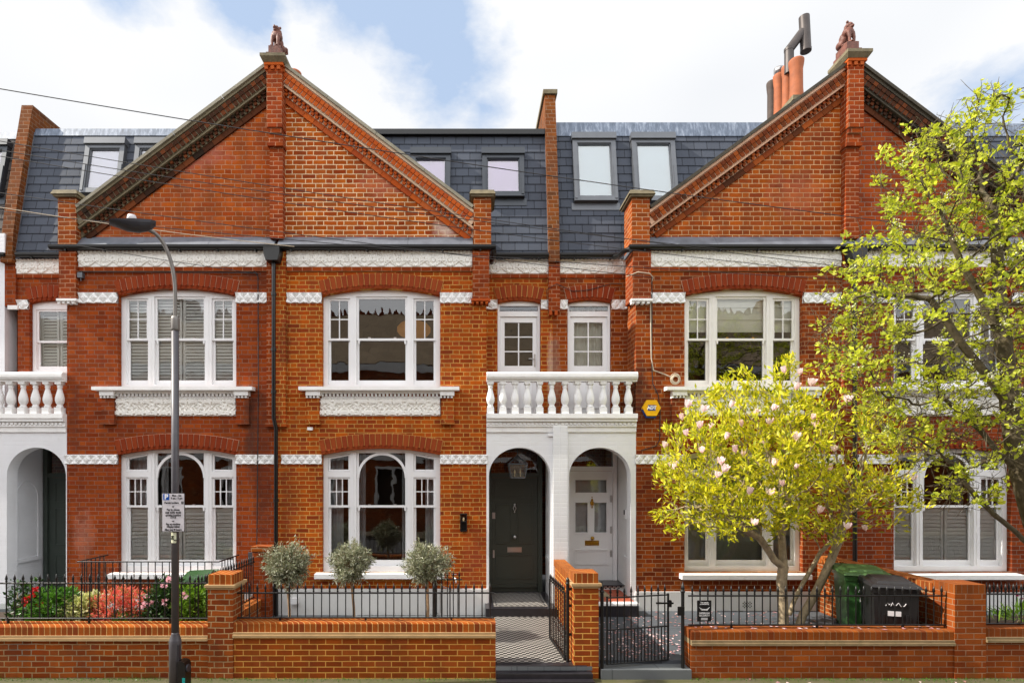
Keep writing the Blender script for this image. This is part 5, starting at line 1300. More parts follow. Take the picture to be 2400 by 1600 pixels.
railing(-11.5, -3.60, RYY, RYY, .79, 1.28, 1.41, .1175, 'black spiked railing in front of the flower bed and shrubs', group='spiked railings along the front walls')
railing(-3.23, .345, RYY, RYY, .80, 1.145, 1.285, .1135, 'black spiked railing in front of the three olive trees', group='spiked railings along the front walls')
railing(3.05, 6.63, RYY, RYY, .70, 1.105, 1.25, .112, 'black spiked railing in front of the magnolia trunks and the bins', group='spiked railings along the front walls')
railing(7.08, 12.8, RYY, RYY, .72, 1.13, 1.28, .112, 'short black spiked railing at the right end beyond the flat topped pier', group='spiked railings along the front walls')
railing(-3.99, -3.99, -2.6, -.36, .52, 1.17, 1.30, .105, 'black spiked railing running back to the house between the two left gardens')
lw = empty('light_well_railing', (-5.7, -.85, .3), 'plain black three sided railing under the deep red house ground floor window', 'railing')
pm = bar_mesh(0, .95, 1, finial=False)
for (a, b) in (((-6.92, -.85), (-4.42, -.85)), ((-6.92, -.85), (-6.92, -.03)), ((-4.42, -.85), (-4.42, -.03))):
    L = math.hypot(b[0]-a[0], b[1]-a[1]); n = round(L/.125)
    for zz in (1.25, .32): build(MB().tube([(a[0], a[1], zz), (b[0], b[1], zz)], .013, 4), 'rail', 'blackmetal', lw)
    for i in range(1, n): t_ = i/n; link('bar', pm, M['blackmetal'], lw, (a[0]+(b[0]-a[0])*t_, a[1]+(b[1]-a[1])*t_, .31))
# small railing by the tap
railing(-.62, -.62, -1.25, -.05, .14, 1.02, 1.17, .12, 'short black spiked railing set square to the house beside the garden tap', stays=False)
railing(-.62, -.12, -1.28, -1.28, .14, 1.02, 1.17, .12, 'narrow black spiked gate leaf beside the third olive trunk', stays=False, name='garden_gate')
# right garden inner railing
railing(7.6, 10.5, -1.0, -1.0, .3, .72, .93, .14, 'low black spiked railing deeper in the right end garden', stays=False)
# gates
def gate(p0, p1, zb, zr, zt, zm, label, post0, post1):
    e = empty('garden_gate', (p0[0], p0[1], zb), label, 'gate', 'iron garden gates')
    x0, y0 = p0; x1, y1 = p1; L = math.hypot(x1-x0, y1-y0)
    f = MB()
    for zz in (zb, zm, zr): f.tube([(x0, y0, zz), (x1, y1, zz)], .012, 4)
    f.tube([(x0, y0, zb), (x0, y0, zr+.02)], .016, 4); f.tube([(x1, y1, zb), (x1, y1, zr+.02)], .016, 4)
    build(f, 'gate_frame', 'blackmetal', e)
    n = 9; me = bar_mesh(0, zr-zb, zt-zb); dog = bar_mesh(0, zm-zb, zm-zb, finial=False)
    for i in range(n):
        t_ = (i+.5)/n; link('bar', me, M['blackmetal'], e, (x0+(x1-x0)*t_, y0+(y1-y0)*t_, zb))
        if zm < zr-.1 and i < n-1: t_ = (i+1)/n; link('dog_bar', dog, M['blackmetal'], e, (x0+(x1-x0)*t_, y0+(y1-y0)*t_, zb))
    return e
def gpost(x, y, zb, zt, ball, label):
    mb = MB().tube([(x, y, zb), (x, y, zt-.1)], .024, 8); mb.lathe([(.024, 0), (.032, .01), (.032, .03), (.018, .04), (.028, .06), (.022, .08), (.002, .11 if ball else .16)], (x, y, zt-.105), 10)
    tag(build(mb, 'gate_post', 'blackmetal'), label, 'gate post', 'iron gate posts')
g = gate((1.335, -2.86), (1.27, -1.86), .21, 1.13, 1.24, .24, 'open black iron gate standing inwards over the chequered path', 1, 0)
gpost(1.372, -2.88, .18, 1.36, True, 'iron gate post with knob, in front of the pier between the gates')
for zz in (.55, .95, 1.18): build(MB().box(1.375, 1.43, -2.90, -2.87, zz, zz+.035), 'hinge', 'blackmetal', g)
g = gate((1.89, -3.0), (2.80, -2.80), .19, 1.10, 1.26, .66, 'closed black iron gate across the slate paved garden', 1, 1)
build(MB().box(2.62, 2.86, -2.85, -2.82, .98, 1.0).box(2.80, 2.83, -2.86, -2.80, .94, 1.03), 'latch', 'blackmetal', g)
gpost(1.825, -2.98, .08, 1.27, False, 'iron gate post beside the orange brick pier, hinge side of the closed gate')
gpost(2.94, -2.97, .05, 1.27, False, 'iron gate post at the end of the wall below the magnolia')
build(MB().box(2.86, 2.95, -3.01, -2.99, .86, .98), 'lock_box', 'blackmetal', g)

# ------------------------------------------------------------------ security sign
sx0, sx1, sz0, sz1 = X(1634, -2.93), X(1667, -2.93), Z(1455, -2.93), Z(1406, -2.93)
sg = empty('security_sign', ((sx0+sx1)/2, -2.93, sz0), 'small black security sign with white lettering tied to the railing', 'sign')
build(MB().box(sx0, sx1, -2.935, -2.925, sz0, sz1), 'sign_board', 'blacksign', sg)
mx = (sx0+sx1)/2; mb = MB()
def addt(mb, q): n0 = len(mb.v); mb.v += q.v; mb.f += [tuple(i+n0 for i in f) for f in q.f]; mb.smooth += q.smooth
H_ = sz1-sz0
for s_, sc_, zz in (('This area is', .024, .90), ('protected by', .024, .83), ('IMPERIUM', .033, .39), ('SECURITY', .033, .28), ('24 HOUR', .014, .14), ('MONITORED', .014, .09)):
    if zz < .2: continue
    addt(mb, text(s_, sc_, mx, sz0+H_*zz, -2.9365, bold=.0008))
for zz in (.15, .11, .07): mb.box(mx-.045, mx+.045, -2.937, -2.9355, sz0+H_*zz, sz0+H_*zz+.006)
for s_ in (-1, 1):
    for k in range(4): mb.tube([(mx+s_*.006, -2.937, sz0+H_*(.58-.01*k)), (mx+s_*(.04-.004*k), -2.937, sz0+H_*(.60-.025*k)), (mx+s_*(.072-.008*k), -2.937, sz0+H_*(.68-.045*k))], .003, 4)
mb.sphere((mx, -2.937, sz0+H_*.56), .011, 8)
build(mb, 'sign_lettering', 'white', sg)

# ------------------------------------------------------------------ wheelie bins
def bin_(x, y, zg, rot, body, lid, h, w, label):
    e = empty('wheelie_bin', (x, y, zg), label, 'bin', 'wheelie bins')
    ca, sa = math.cos(rot), math.sin(rot)
    def tr(mb): mb.v = [(x+v[0]*ca-v[1]*sa, y+v[0]*sa+v[1]*ca, zg+v[2]) for v in mb.v]; return mb
    hw, d = w/2, w*.58; k = .80
    mb = MB(); mb.hexa([(-hw*k, -d*k, .06), (hw*k, -d*k, .06), (hw*k, d*.9, .06), (-hw*k, d*.9, .06), (-hw*.96, -d*.95, h-.1), (hw*.96, -d*.95, h-.1), (hw*.96, d*.95, h-.1), (-hw*.96, d*.95, h-.1)])
    mb.hexa([(-hw, -d, h-.1), (hw, -d, h-.1), (hw, d, h-.1), (-hw, d, h-.1), (-hw*1.02, -d*1.02, h-.02), (hw*1.02, -d*1.02, h-.02), (hw*1.02, d, h-.02), (-hw*1.02, d, h-.02)])
    for s_ in (-.5, 0, .5): mb.hexa([(s_*hw-.015, -d*k-.012, .1), (s_*hw+.015, -d*k-.012, .1), (s_*hw+.015, -d*k+.03, .1), (s_*hw-.015, -d*k+.03, .1), (s_*hw-.015, -d*.9-.02, h-.4), (s_*hw+.015, -d*.9-.02, h-.4), (s_*hw+.015, -d*.85, h-.4), (s_*hw-.015, -d*.85, h-.4)])
    build(tr(mb), 'bin_body', body, e)
    l = MB(); l.hexa([(-hw*1.08, -d*1.1, h-.018), (hw*1.08, -d*1.1, h-.018), (hw*1.08, d*1.05, h-.018), (-hw*1.08, d*1.05, h-.018), (-hw*1.02, -d*1.04, h+.02), (hw*1.02, -d*1.04, h+.02), (hw*1.02, d*1.0, h+.05), (-hw*1.02, d*1.0, h+.05)])
    l.hexa([(-hw*.8, -d*.8, h+.021), (hw*.8, -d*.8, h+.021), (hw*.8, d*.7, h+.045), (-hw*.8, d*.7, h+.045), (-hw*.66, -d*.66, h+.06), (hw*.66, -d*.66, h+.06), (hw*.66, d*.6, h+.085), (-hw*.66, d*.6, h+.085)])
    L = build(tr(l), 'bin_lid', lid, e)
    hd = MB().tube([(-hw*.95, d*1.0, h+.03), (-hw*.9, d*1.18, h+.04), (hw*.9, d*1.18, h+.04), (hw*.95, d*1.0, h+.03)], .018, 8); build(tr(hd), 'bin_handle', body, e)
    for s_ in (-1, 1): wv = MB().tube([(s_*hw*.75, d*.85, .10), (s_*hw*.9, d*.85, .10)], .10, 16); build(tr(wv), 'wheel', 'blackplastic', e)
    lb = MB(); yy = -d*.93-.012; z_ = h-.42
    lb.box(-.10, .06, yy-.004, yy, z_, z_+.07)
    for k_ in range(2): lb.tube([(-.12+.06*k_, yy, z_+.14), (-.10+.06*k_, yy, z_+.19), (-.085+.06*k_, yy, z_+.15), (-.07+.06*k_, yy, z_+.17)], .005, 4)
    lb.tube([(0, yy, z_+.15), (.03, yy, z_+.19), (.06, yy, z_+.14), (.10, yy, z_+.15), (.12, yy, z_+.185)], .006, 4)
    build(tr(lb), 'bin_label', 'signwhite', e); return e
bin_(6.24, -1.78, .18, -.35, 'greenbin', 'greenlid', 1.07, .60, 'green wheelie bin with sunlit lid standing behind the black one')
bin_(6.17, -2.44, .18, -.35, 'blackbin', 'blacklid', 1.02, .56, 'black wheelie bin with white label in front of the green one')
bin_(-4.44, -1.45, .12, .3, 'greenbin', 'greenbin', .98, .5, 'dark green bin half hidden between the shrubs and the brick pier')

# ------------------------------------------------------------------ lamp post
PX, PY = -3.81, -3.42
lp = empty('street_lamp', (PX, PY, 0), 'tall grey street lamp with curved arm and flat black head', 'street lamp')
mb = MB(); mb.lathe([(.073, 0), (.073, .60), (.075, .64), (.070, .66), (.046, .735), (.046, .75)], (PX, PY, 0), 20); build(mb, 'base_column', 'postgrey', lp)
build(MB().lathe([(.046, .7505), (.045, 4.72)], (PX, PY, 0), 18), 'shaft', 'postgrey', lp)
build(MB().lathe([(.050, 4.65), (.052, 4.67), (.052, 4.80), (.045, 4.83), (.03, 4.84)], (PX, PY, 0), 16), 'collar', 'armsteel', lp)
UX, UY = -.83, -.55
arm = [(PX, PY, 4.8), (PX, PY, 5.12)]
for i in range(1, 11):
    t_ = i/10*math.pi/2*.95; u = .30*(1-math.cos(t_)); arm.append((PX+UX*u, PY+UY*u, 5.12+.76*math.sin(t_)))
arm.append((PX+UX*.40, PY+UY*.40, 5.91))
build(MB().tube(arm, .024, 12), 'arm', 'armsteel', lp)
hb = MB(); prof = [(0.0, .045, .05), (.06, .09, -.01), (.18, .115, -.035), (.30, .12, -.015), (.43, .11, .045), (.50, .09, .075)]
n = 12; vs = []; NX, NY = -UY, UX; hz = 5.90; u0 = .22
for (d_, hw_, zb_) in prof:
    for k in range(n):
        a = math.pi*k/(n-1); o = -hw_*math.cos(a); u = u0+d_
        vs.append((PX+UX*u+NX*o, PY+UY*u+NY*o, hz+.10-.24*d_-(.10-zb_)*math.sin(a)))
fs = []
for i in range(len(prof)-1):
    for k in range(n-1): fs.append((i*n+k, i*n+k+1, (i+1)*n+k+1, (i+1)*n+k))
fs.append(tuple(range(n))); fs.append(tuple(range((len(prof)-1)*n, len(prof)*n)))
for i in range(len(prof)-1): fs.append((i*n, (i+1)*n, (i+1)*n+n-1, i*n+n-1))
hb.raw(vs, fs, False); H0 = build(hb, 'lamp_head', 'postdark', lp)
q = lambda u, o, z: (PX+UX*u+NX*o, PY+UY*u+NY*o, z)
build(MB().lathe([(.055, 0), (.055, .05), (.045, .085), (.0, .09)], q(u0+.26, 0, hz+.035), 14), 'light_sensor', 'signwhite', H0)
build(MB().prism([(PX+.02, .12), (PX+.072, .12), (PX+.072, .6), (PX+.02, .6)], PY-.05, PY-.02), 'door_panel', 'postdark', lp)
# parking sign
sy = PY-.062; s0, s1 = X(380, sy), X(433, sy); t0, t1 = Z(1245, sy), Z(1155, sy); W_ = s1-s0; cxs = (s0+s1)/2
ps = empty('parking_sign', (cxs, sy, t0), 'white parking restriction sign with blue P fixed to the street lamp', 'sign')
build(MB().box(s0, s1, sy-.004, sy, t0, t1), 'sign_plate', 'ink', ps)
build(MB().box(s0+.005, s1-.005, sy-.0055, sy-.0041, t0+.005, t1-.005), 'sign_face', 'signwhite', ps)
Hh = t1-t0; U_ = lambda f: t1-Hh*f
build(MB().box(s0+W_*.06, s0+W_*.325, sy-.007, sy-.0056, U_(.18), U_(.02)), 'sign_symbol_panel', 'signblue', ps)
build(text('P', Hh*.175, s0+W_*.195, U_(.10), sy-.0082, bold=.004), 'sign_symbol', 'white', ps)
mb = MB()
for s_, fy, fx, sz in (('Mon - Sat', .062, .655, .046), ('9 am - 5 pm', .135, .655, .046), ('Permit holders', .25, .43, .046), ('or', .345, .5, .046), ('Pay by phone', .43, .5, .046), ('020 3292 9230', .51, .5, .050), ('quoting location', .575, .5, .046), ('17719', .635, .5, .046), ('or', .725, .5, .046), ('Pay at machine', .805, .5, .046), ('Display ticket', .87, .5, .046), ('Max stay 8 hours', .95, .5, .047)):
    addt(mb, text(s_, Hh*sz*1.55, s0+W_*fx, U_(fy), sy-.0072, bold=.0011, squeeze=.86))
mb.rect_ring(s0+W_*.86, s0+W_*.96, U_(.285), U_(.215), .006, sy-.0075, sy-.0056); mb.lathe([(.006, 0), (.006, .001)], (0, 0, 0), 6); mb.sphere((s0+W_*.91, sy-.0065, U_(.25)), .008, 8, (1, .2, 1))
build(mb, 'sign_lettering', 'ink', ps)
build(MB().tube([(PX-.06, PY-.055, U_(.2)), (PX+.06, PY-.055, U_(.2))], .012, 6), 'bracket', 'postgrey', ps)
z0, z1 = Z(1272, PY-.05), Z(1247, PY-.05)
sk = empty('number_sticker', (PX, PY-.05, z0), 'cream sticker with green number 04 under the parking sign', 'sticker')
mb = MB(); N = 8
for i in range(N):
    a0 = -2.3+i*1.5/N-.0; a1 = -2.3+(i+1)*1.5/N; q = lambda a, z: (PX+.0475*math.cos(a), PY+.0475*math.sin(a), z); mb.quad(q(a0, z0), q(a1, z0), q(a1, z1), q(a0, z1))
build(mb, 'sticker_face', 'stickercream', sk)
tx = text('04', .05, 0, 0, 0, bold=.003); tx.v = [(PX-.008-v[2]*1.0, PY-.052, (z0+z1)/2+v[0]) for v in tx.v]
build(tx, 'number', 'signgreen', sk)
build(MB().tube([(PX+.01, PY-.055, z1-.10), (PX+.07, PY-.03, z1-.09)], .006, 5), 'cable_tie', 'ink', sk)
ch = empty('charging_socket', (PX+.09, PY, .1), 'black socket box with teal label on the foot of the street lamp', 'charging socket')
mb = MB(); mb.prism([(PX+.075, .055), (PX+.165, .055), (PX+.175, .08), (PX+.175, .34), (PX+.155, .385), (PX+.12, .40), (PX+.075, .40)], PY-.085, PY+.06); build(mb, 'socket_body', 'blackplastic', ch)
build(MB().box(PX+.135, PX+.172, PY-.089, PY-.0855, .06, .19), 'socket_label', 'teal', ch)
build(MB().tube([(PX+.172, PY-.03, .30), (PX+.195, PY-.03, .30)], .05, 14), 'socket_cover', 'postdark', ch)

# ------------------------------------------------------------------ plants
def leaf_cloud(pts, nrm, size, aspect, rs, droop=0.0, fold=.25, jitter=.9, curl=0):
    """one folded leaf (two faces sharing the midrib) at each point"""
    pts = np.asarray(pts); n = len(pts)
    d = np.asarray(nrm)+rs.normal(0, jitter, (n, 3)); d[:, 2] -= droop; d /= np.linalg.norm(d, axis=1, keepdims=True)+1e-9
    a = rs.normal(0, 1, (n, 3)); s = np.cross(d, a); s /= np.linalg.norm(s, axis=1, keepdims=True)+1e-9; nn = np.cross(d, s)
    L = size*rs.uniform(.65, 1.25, (n, 1)); w = L*aspect*.5
    base = pts; tip = pts+d*L; mid = pts+d*L*.45
    l = mid-s*w+nn*w*fold; r = mid+s*w+nn*w*fold
    V = np.stack([base, r, tip, l], 1).reshape(-1, 3)
    F = [(4*i, 4*i+1, 4*i+2, 4*i+3) for i in range(n)]
    mb = MB(); mb.v = [tuple(v) for v in V.tolist()]; mb.f = F; mb.smooth = [False]*n
    return mb
def colonize(trunk, att, step, infl, kill, iters, rs, maxn=9000, bias=(0, 0, .05)):
    nodes = [np.array(p, float) for p in trunk[0]]; par = [-1]+list(range(len(nodes)-1))
    for br in trunk[1:]:
        k = br[0]; 
        for p in br[1]: par.append(k); nodes.append(np.array(p, float)); k = len(nodes)-1
    P = np.array(nodes); A = att.copy()
    D = np.full(len(A), 1e9); I = np.zeros(len(A), int)
    def upd(lo):
        nonlocal D, I
        for s in range(lo, len(P), 256):
            q = P[s:s+256]; dd = np.linalg.norm(A[:, None]-q[None], axis=2); m = dd.argmin(1); v = dd[np.arange(len(A)), m]
            b = v < D; D[b] = v[b]; I[b] = m[b]+s
    upd(0)
    for it in range(iters):
        act = D < infl
        if not act.any() or len(P) > maxn: break
        idx = I[act]; dirs = A[act]-P[idx]; dirs /= np.linalg.norm(dirs, axis=1, keepdims=True)+1e-9
        u, inv = np.unique(idx, return_inverse=True); s = np.zeros((len(u), 3)); np.add.at(s, inv, dirs)
        s /= np.linalg.norm(s, axis=1, keepdims=True)+1e-9; s += np.array(bias)+rs.normal(0, .22, s.shape); s /= np.linalg.norm(s, axis=1, keepdims=True)+1e-9
        lo = len(P); P = np.vstack([P, P[u]+s*step]); par += u.tolist(); upd(lo)
        keep = D > kill; A = A[keep]; D = D[keep]; I = I[keep]
        if len(A) == 0: break
    return P, np.array(par)
def skeleton_mesh(P, par, r0, rt, expo=2.2, nseg=(3, 7), r0n=None):
    n = len(P); R_ = np.zeros(n); ch = np.zeros(n, int)
    for i in range(n-1, -1, -1):
        if R_[i] == 0: R_[i] = rt**expo
        if par[i] >= 0: R_[par[i]] += R_[i]; ch[par[i]] += 1
    R_ = R_**(1/expo); sc_ = r0/R_[0]; rr = rt+(R_-rt)*((r0-rt)/(R_[0]-rt))
    vs = []; fs = []
    for i in range(n):
        p = par[i]
        if p < 0: continue
        a, b = P[p], P[i]; d = b-a; L = np.linalg.norm(d)
        if L < 1e-6: continue
        d = d/L; ref = np.array([0, 0, 1.]) if abs(d[2]) < .9 else np.array([1., 0, 0]); u = np.cross(d, ref); u /= np.linalg.norm(u); v = np.cross(d, u)
        ra = min(rr[p], rr[i]*1.25); rb = rr[i]; k = nseg[1] if ra > .02 else (5 if ra > .01 else nseg[0]); s0 = len(vs)
        b2 = b+d*rb*.3
        for q, r_ in ((a, ra), (b2, rb)):
            for j in range(k): t_ = 2*math.pi*j/k; vs.append(tuple(q+(u*math.cos(t_)+v*math.sin(t_))*r_))
        for j in range(k): fs.append((s0+j, s0+(j+1) % k, s0+k+(j+1) % k, s0+k+j))
    mb = MB(); mb.v = vs; mb.f = fs; mb.smooth = [True]*len(fs); return mb, rr, ch
def ell_pts(n, c, r, rs, shell=.0, flat=None):
    out = []
    while len(out) < n:
        p = rs.uniform(-1, 1, 3); q = np.linalg.norm(p)
        if q > 1 or q < shell: continue
        if flat is not None and p[2] < flat: continue
        out.append(np.array(c)+p*np.array(r))
    return np.array(out)
# ---- magnolia
rs = np.random.RandomState(5)
MYY = -1.45
cM = at(1800, 1075, MYY); 
def pxp(px, py, Y): return np.array(at(px, py, Y))
att = np.vstack([ell_pts(900, pxp(1745, 1060, MYY), (1.35, 1.15, 1.35), rs, .25), ell_pts(620, pxp(1960, 1070, MYY-.1), (1.25, 1.1, 1.25), rs, .25),
                 ell_pts(240, pxp(1850, 1170, MYY), (1.95, 1.0, .75), rs, .2), ell_pts(26, pxp(1850, 862, MYY), (.28, .3, .25), rs), ell_pts(120, pxp(1600, 1120, MYY), (.45, .75, .85), rs), ell_pts(230, pxp(1655, 1200, MYY), (.85, .95, .5), rs), ell_pts(120, pxp(2040, 1170, MYY), (.7, .8, .6), rs)])
att = att[(att[:, 2] > Z(1268, MYY)) & (att[:, 1] < -.28) & (att[:, 1] > -2.75)]
B = lambda *a: pxp(*a)
tr = [[B(1838, 1485, -1.5), B(1836, 1440, -1.5), B(1834, 1400, -1.5), B(1832, 1362, -1.5), B(1836, 1328, -1.48), B(1834, 1290, -1.47), B(1832, 1255, -1.45), B(1838, 1215, -1.42), B(1846, 1175, -1.4)]]
tr.append((4, [B(1815, 1312, -1.5), B(1800, 1288, -1.52), B(1782, 1262, -1.55), B(1755, 1245, -1.6), B(1725, 1230, -1.62)]))
P0n = len(tr[0])+5
P, par = colonize([tr[0], tr[1]], att[att[:, 0] < X(1880, MYY)], .085, .75, .13, 130, rs)
mb1, rr1, ch1 = skeleton_mesh(P, par, .080, .0040, expo=2.05)
tr2 = [[B(1868, 1482, -1.45), B(1882, 1440, -1.45), B(1905, 1400, -1.42), B(1930, 1350, -1.4), B(1950, 1305, -1.38), B(1968, 1262, -1.36), B(1976, 1225, -1.35), B(1985, 1180, -1.35)]]
P2, par2 = colonize(tr2, att[att[:, 0] > X(1900, MYY)], .085, .75, .13, 130, rs)
mb2, rr2, ch2 = skeleton_mesh(P2, par2, .066, .0040, expo=2.05)
tr3 = [[B(1850, 1440, -1.35), B(1862, 1405, -1.3), B(1882, 1365, -1.25), B(1900, 1335, -1.2), B(1922, 1295, -1.15), B(1950, 1265, -1.1), B(1960, 1240, -1.05)]]
a3 = att[(att[:, 0] > X(1850, MYY)) & (att[:, 0] < X(2000, MYY)) & (att[:, 1] > -1.4)]
P3, par3 = colonize(tr3, a3, .09, .7, .16, 60, rs); mb3, rr3, ch3 = skeleton_mesh(P3, par3, .036, .0040, expo=2.05)
mg = empty('magnolia_tree', (X(1845, -1.5), -1.5, .18), 'magnolia with yellow green leaves and pink white flowers behind the middle right railing', 'tree')
for m_ in (mb1, mb2, mb3): build(m_, 'trunk', 'bark', mg)
LP, LN = [], []
cen = np.array(at(1810, 1085, MYY))
for P_, rr_, par_ in ((P, rr1, par), (P2, rr2, par2), (P3, rr3, par3)):
    for i in range(len(P_)):
        if par_[i] < 0 or rr_[i] > .012: continue
        if P_[i][2] < Z(1275, MYY): continue
        d = P_[i]-P_[par_[i]]; d /= np.linalg.norm(d)+1e-9
        dens = 10.5 if P_[i][0] < X(1880, MYY) else 6.5
        q = P_[i]; gap_ = math.sin(q[0]*6.3+.7)+math.sin(q[1]*7.1)+math.sin(q[2]*6.7+q[0]*2.5)+math.sin(q[0]*13+q[2]*11)*.6
        dens *= .2 if gap_ < -.5 else (.8 if gap_ < .4 else 1.0)
        for k in range(rs.poisson(dens)):
            LP.append(P_[i]+rs.normal(0, .05, 3)); LN.append(d*.9+np.array([0, 0, .45]))
LP = np.array(LP); ix = rs.permutation(len(LP))[:60000]
print('magnolia leaves', len(LP), len(P), len(P2), len(P3))
build(leaf_cloud(LP[ix], np.array(LN)[ix], .108, .34, rs, jitter=.55), 'crown', 'leaf_mag', mg)
def magflower(c, s, ud, rs):
    mb = MB(); n = 7
    up = np.array(ud)/np.linalg.norm(ud); a = np.cross(up, [0.3, 1, .2]); a /= np.linalg.norm(a); b = np.cross(up, a)
    op = rs.uniform(.4, 1.15)
    for k in range(n):
        t_ = 2*math.pi*k/n+rs.uniform(-.2, .2); o = a*math.cos(t_)+b*math.sin(t_); sd = np.cross(up, o)
        o1 = op*rs.uniform(.7, 1.3)
        pts = [c, c+up*s*.45+o*s*.35*o1+sd*s*.28, c+up*s*.95+o*s*.55*o1+sd*s*.16, c+up*s*1.05+o*s*.62*o1, c+up*s*.95+o*s*.55*o1-sd*s*.16, c+up*s*.45+o*s*.35*o1-sd*s*.28]
        mb.raw(pts, [(0, 1, 2, 3), (0, 3, 4, 5)], True)
    return mb
fl_px = [(1611, 956), (1600, 985), (1648, 965), (1712, 955), (1768, 972), (1640, 1005), (1610, 1022), (1810, 962), (1805, 995), (1875, 880), (1840, 875), (1865, 915), (1905, 985), (1912, 1002), (1862, 1030), (1870, 1042), (1725, 1062), (1742, 1072), (1690, 1090), (1646, 1062), (1694, 1107), (1755, 1160), (1805, 1162), (1862, 1100), (1948, 1103), (1813, 1092), (1663, 1005), (1918, 1203), (1985, 1240), (2030, 1244), (1766, 1232), (1955, 1058), (1557, 1050), (1580, 1100), (2138, 1125), (1700, 1030), (1985, 945), (1900, 905), (1740, 1000), (1790, 1050), (1680, 1120), (1835, 1140)]
for (fx_, fy_) in fl_px:
    yy = MYY-rs.uniform(.55, 1.05) if 1600 < fx_ < 2000 else MYY-rs.uniform(0, .3)
    c = pxp(fx_, fy_, yy); build(magflower(c, rs.uniform(.09, .125), (rs.uniform(-.4, .4), rs.uniform(-.6, .1), 1), rs), 'flower', 'mag_flower', mg)

# ---- street tree
rs = np.random.RandomState(11)
TY = -3.95
def tp(px, py, y=TY): return np.array(at(px, py, y))
A = [ell_pts(520, tp(2320, 420), (1.25, 1.1, .95), rs, .3), ell_pts(900, tp(2215, 745), (1.50, 1.25, 1.5), rs, .35), ell_pts(420, tp(2330, 1010), (1.15, 1.1, .75), rs, .3),
     ell_pts(120, tp(2020, 720), (.55, .7, .75), rs), ell_pts(90, tp(2170, 370), (.55, .5, .4), rs), ell_pts(60, tp(2290, 262), (.22, .3, .30), rs), ell_pts(70, tp(2090, 990), (.45, .5, .35), rs),
     ell_pts(500, tp(2620, 700), (1.4, 1.4, 2.0), rs, .3), ell_pts(60, tp(2230, 1160), (.5, .4, .25), rs)]
att = np.vstack(A)
tr = [[tp(2500, 1600), tp(2490, 1480), tp(2470, 1380), tp(2446, 1290), tp(2420, 1200), tp(2396, 1110), tp(2378, 1030), tp(2368, 950), tp(2362, 880), tp(2352, 800), tp(2345, 720), tp(2340, 640), tp(2335, 560), tp(2325, 480)]]
tr[0][0][2] = 0.0
br = [(2, [tp(2420, 1285), tp(2380, 1245), tp(2330, 1205), tp(2290, 1165), tp(2260, 1130), tp(2240, 1095), tp(2210, 1070)]), (5, [tp(2340, 1060), tp(2300, 1010), tp(2255, 970), tp(2215, 935)]), (7, [tp(2330, 900), tp(2290, 850), tp(2250, 800), tp(2215, 745), tp(2180, 700)]),
      (9, [tp(2320, 740), tp(2290, 680), tp(2255, 620), tp(2230, 560)]), (5, [tp(2430, 1050), tp(2480, 990), tp(2530, 930)])]
P, par = colonize([tr[0]]+br, att, .10, .85, .15, 110, rs, 9000)
mbt, rrt, cht = skeleton_mesh(P, par, .118, .0036, expo=1.95)
stt = empty('street_tree', (float(tr[0][0][0]), TY, 0), 'twiggy street tree with fresh green leaves and cream blossom at the right edge', 'tree')
tips = [i for i in range(len(P)) if cht[i] == 0]
tw = MB(); vs = []
for i in range(len(P)):
    if rrt[i] < .010 and rs.rand() < .97:   # short crooked spurs
        for _ in range(rs.randint(1, 4)):
            d = rs.normal(0, 1, 3); d[2] += .3; d /= np.linalg.norm(d); a = P[i]; b = a+d*rs.uniform(.07, .22); c = b+(d+rs.normal(0, .5, 3))*rs.uniform(.02, .07)
            tw.tube([a, b, c], [.0035, .003, .0018], 3, False)
build(mbt, 'trunk', 'barkdark', stt); build(tw, 'twigs', 'barkdark', stt)
LP, LN = [], []
dens_c = rs.rand(400, 3)
for i in range(len(P)):
    if par[i] < 0 or rrt[i] > .009: continue
    p = P[i]
    px_ = 1100+p[0]*F/(DC+p[1]); py_ = 1110-(p[2]-HC)*F/(DC+p[1])
    lowness = (p[2]-2.8)/4.5
    k = (math.sin(p[0]*5.3+1)+math.sin(p[1]*6.1+2)+math.sin(p[2]*5.7+p[0]*2))*.33
    if rs.rand() < .30+.44*lowness+.42*k:
        d = P[i]-P[par[i]]; d /= np.linalg.norm(d)+1e-9
        for _ in range(rs.poisson(14)): LP.append(p+rs.normal(0, .035, 3)); LN.append(d*.5+np.array([0, 0, .25]))
LP = np.array(LP); LN = np.array(LN); print('tree leaves', len(LP), 'nodes', len(P))
ix = rs.permutation(len(LP))[:42000]
build(leaf_cloud(LP[ix], LN[ix], .062, .62, rs, jitter=.8, fold=.35), 'crown', 'leaf_haw', stt)
bp = LP[rs.permutation(len(LP))[:150]]; BP = np.vstack([b+rs.normal(0, .028, (22, 3)) for b in bp]); BN = np.tile([0, -.3, 1.], (len(BP), 1))
build(leaf_cloud(BP, BN, .02, .9, rs, jitter=1.2), 'blossom', 'blossom', stt)

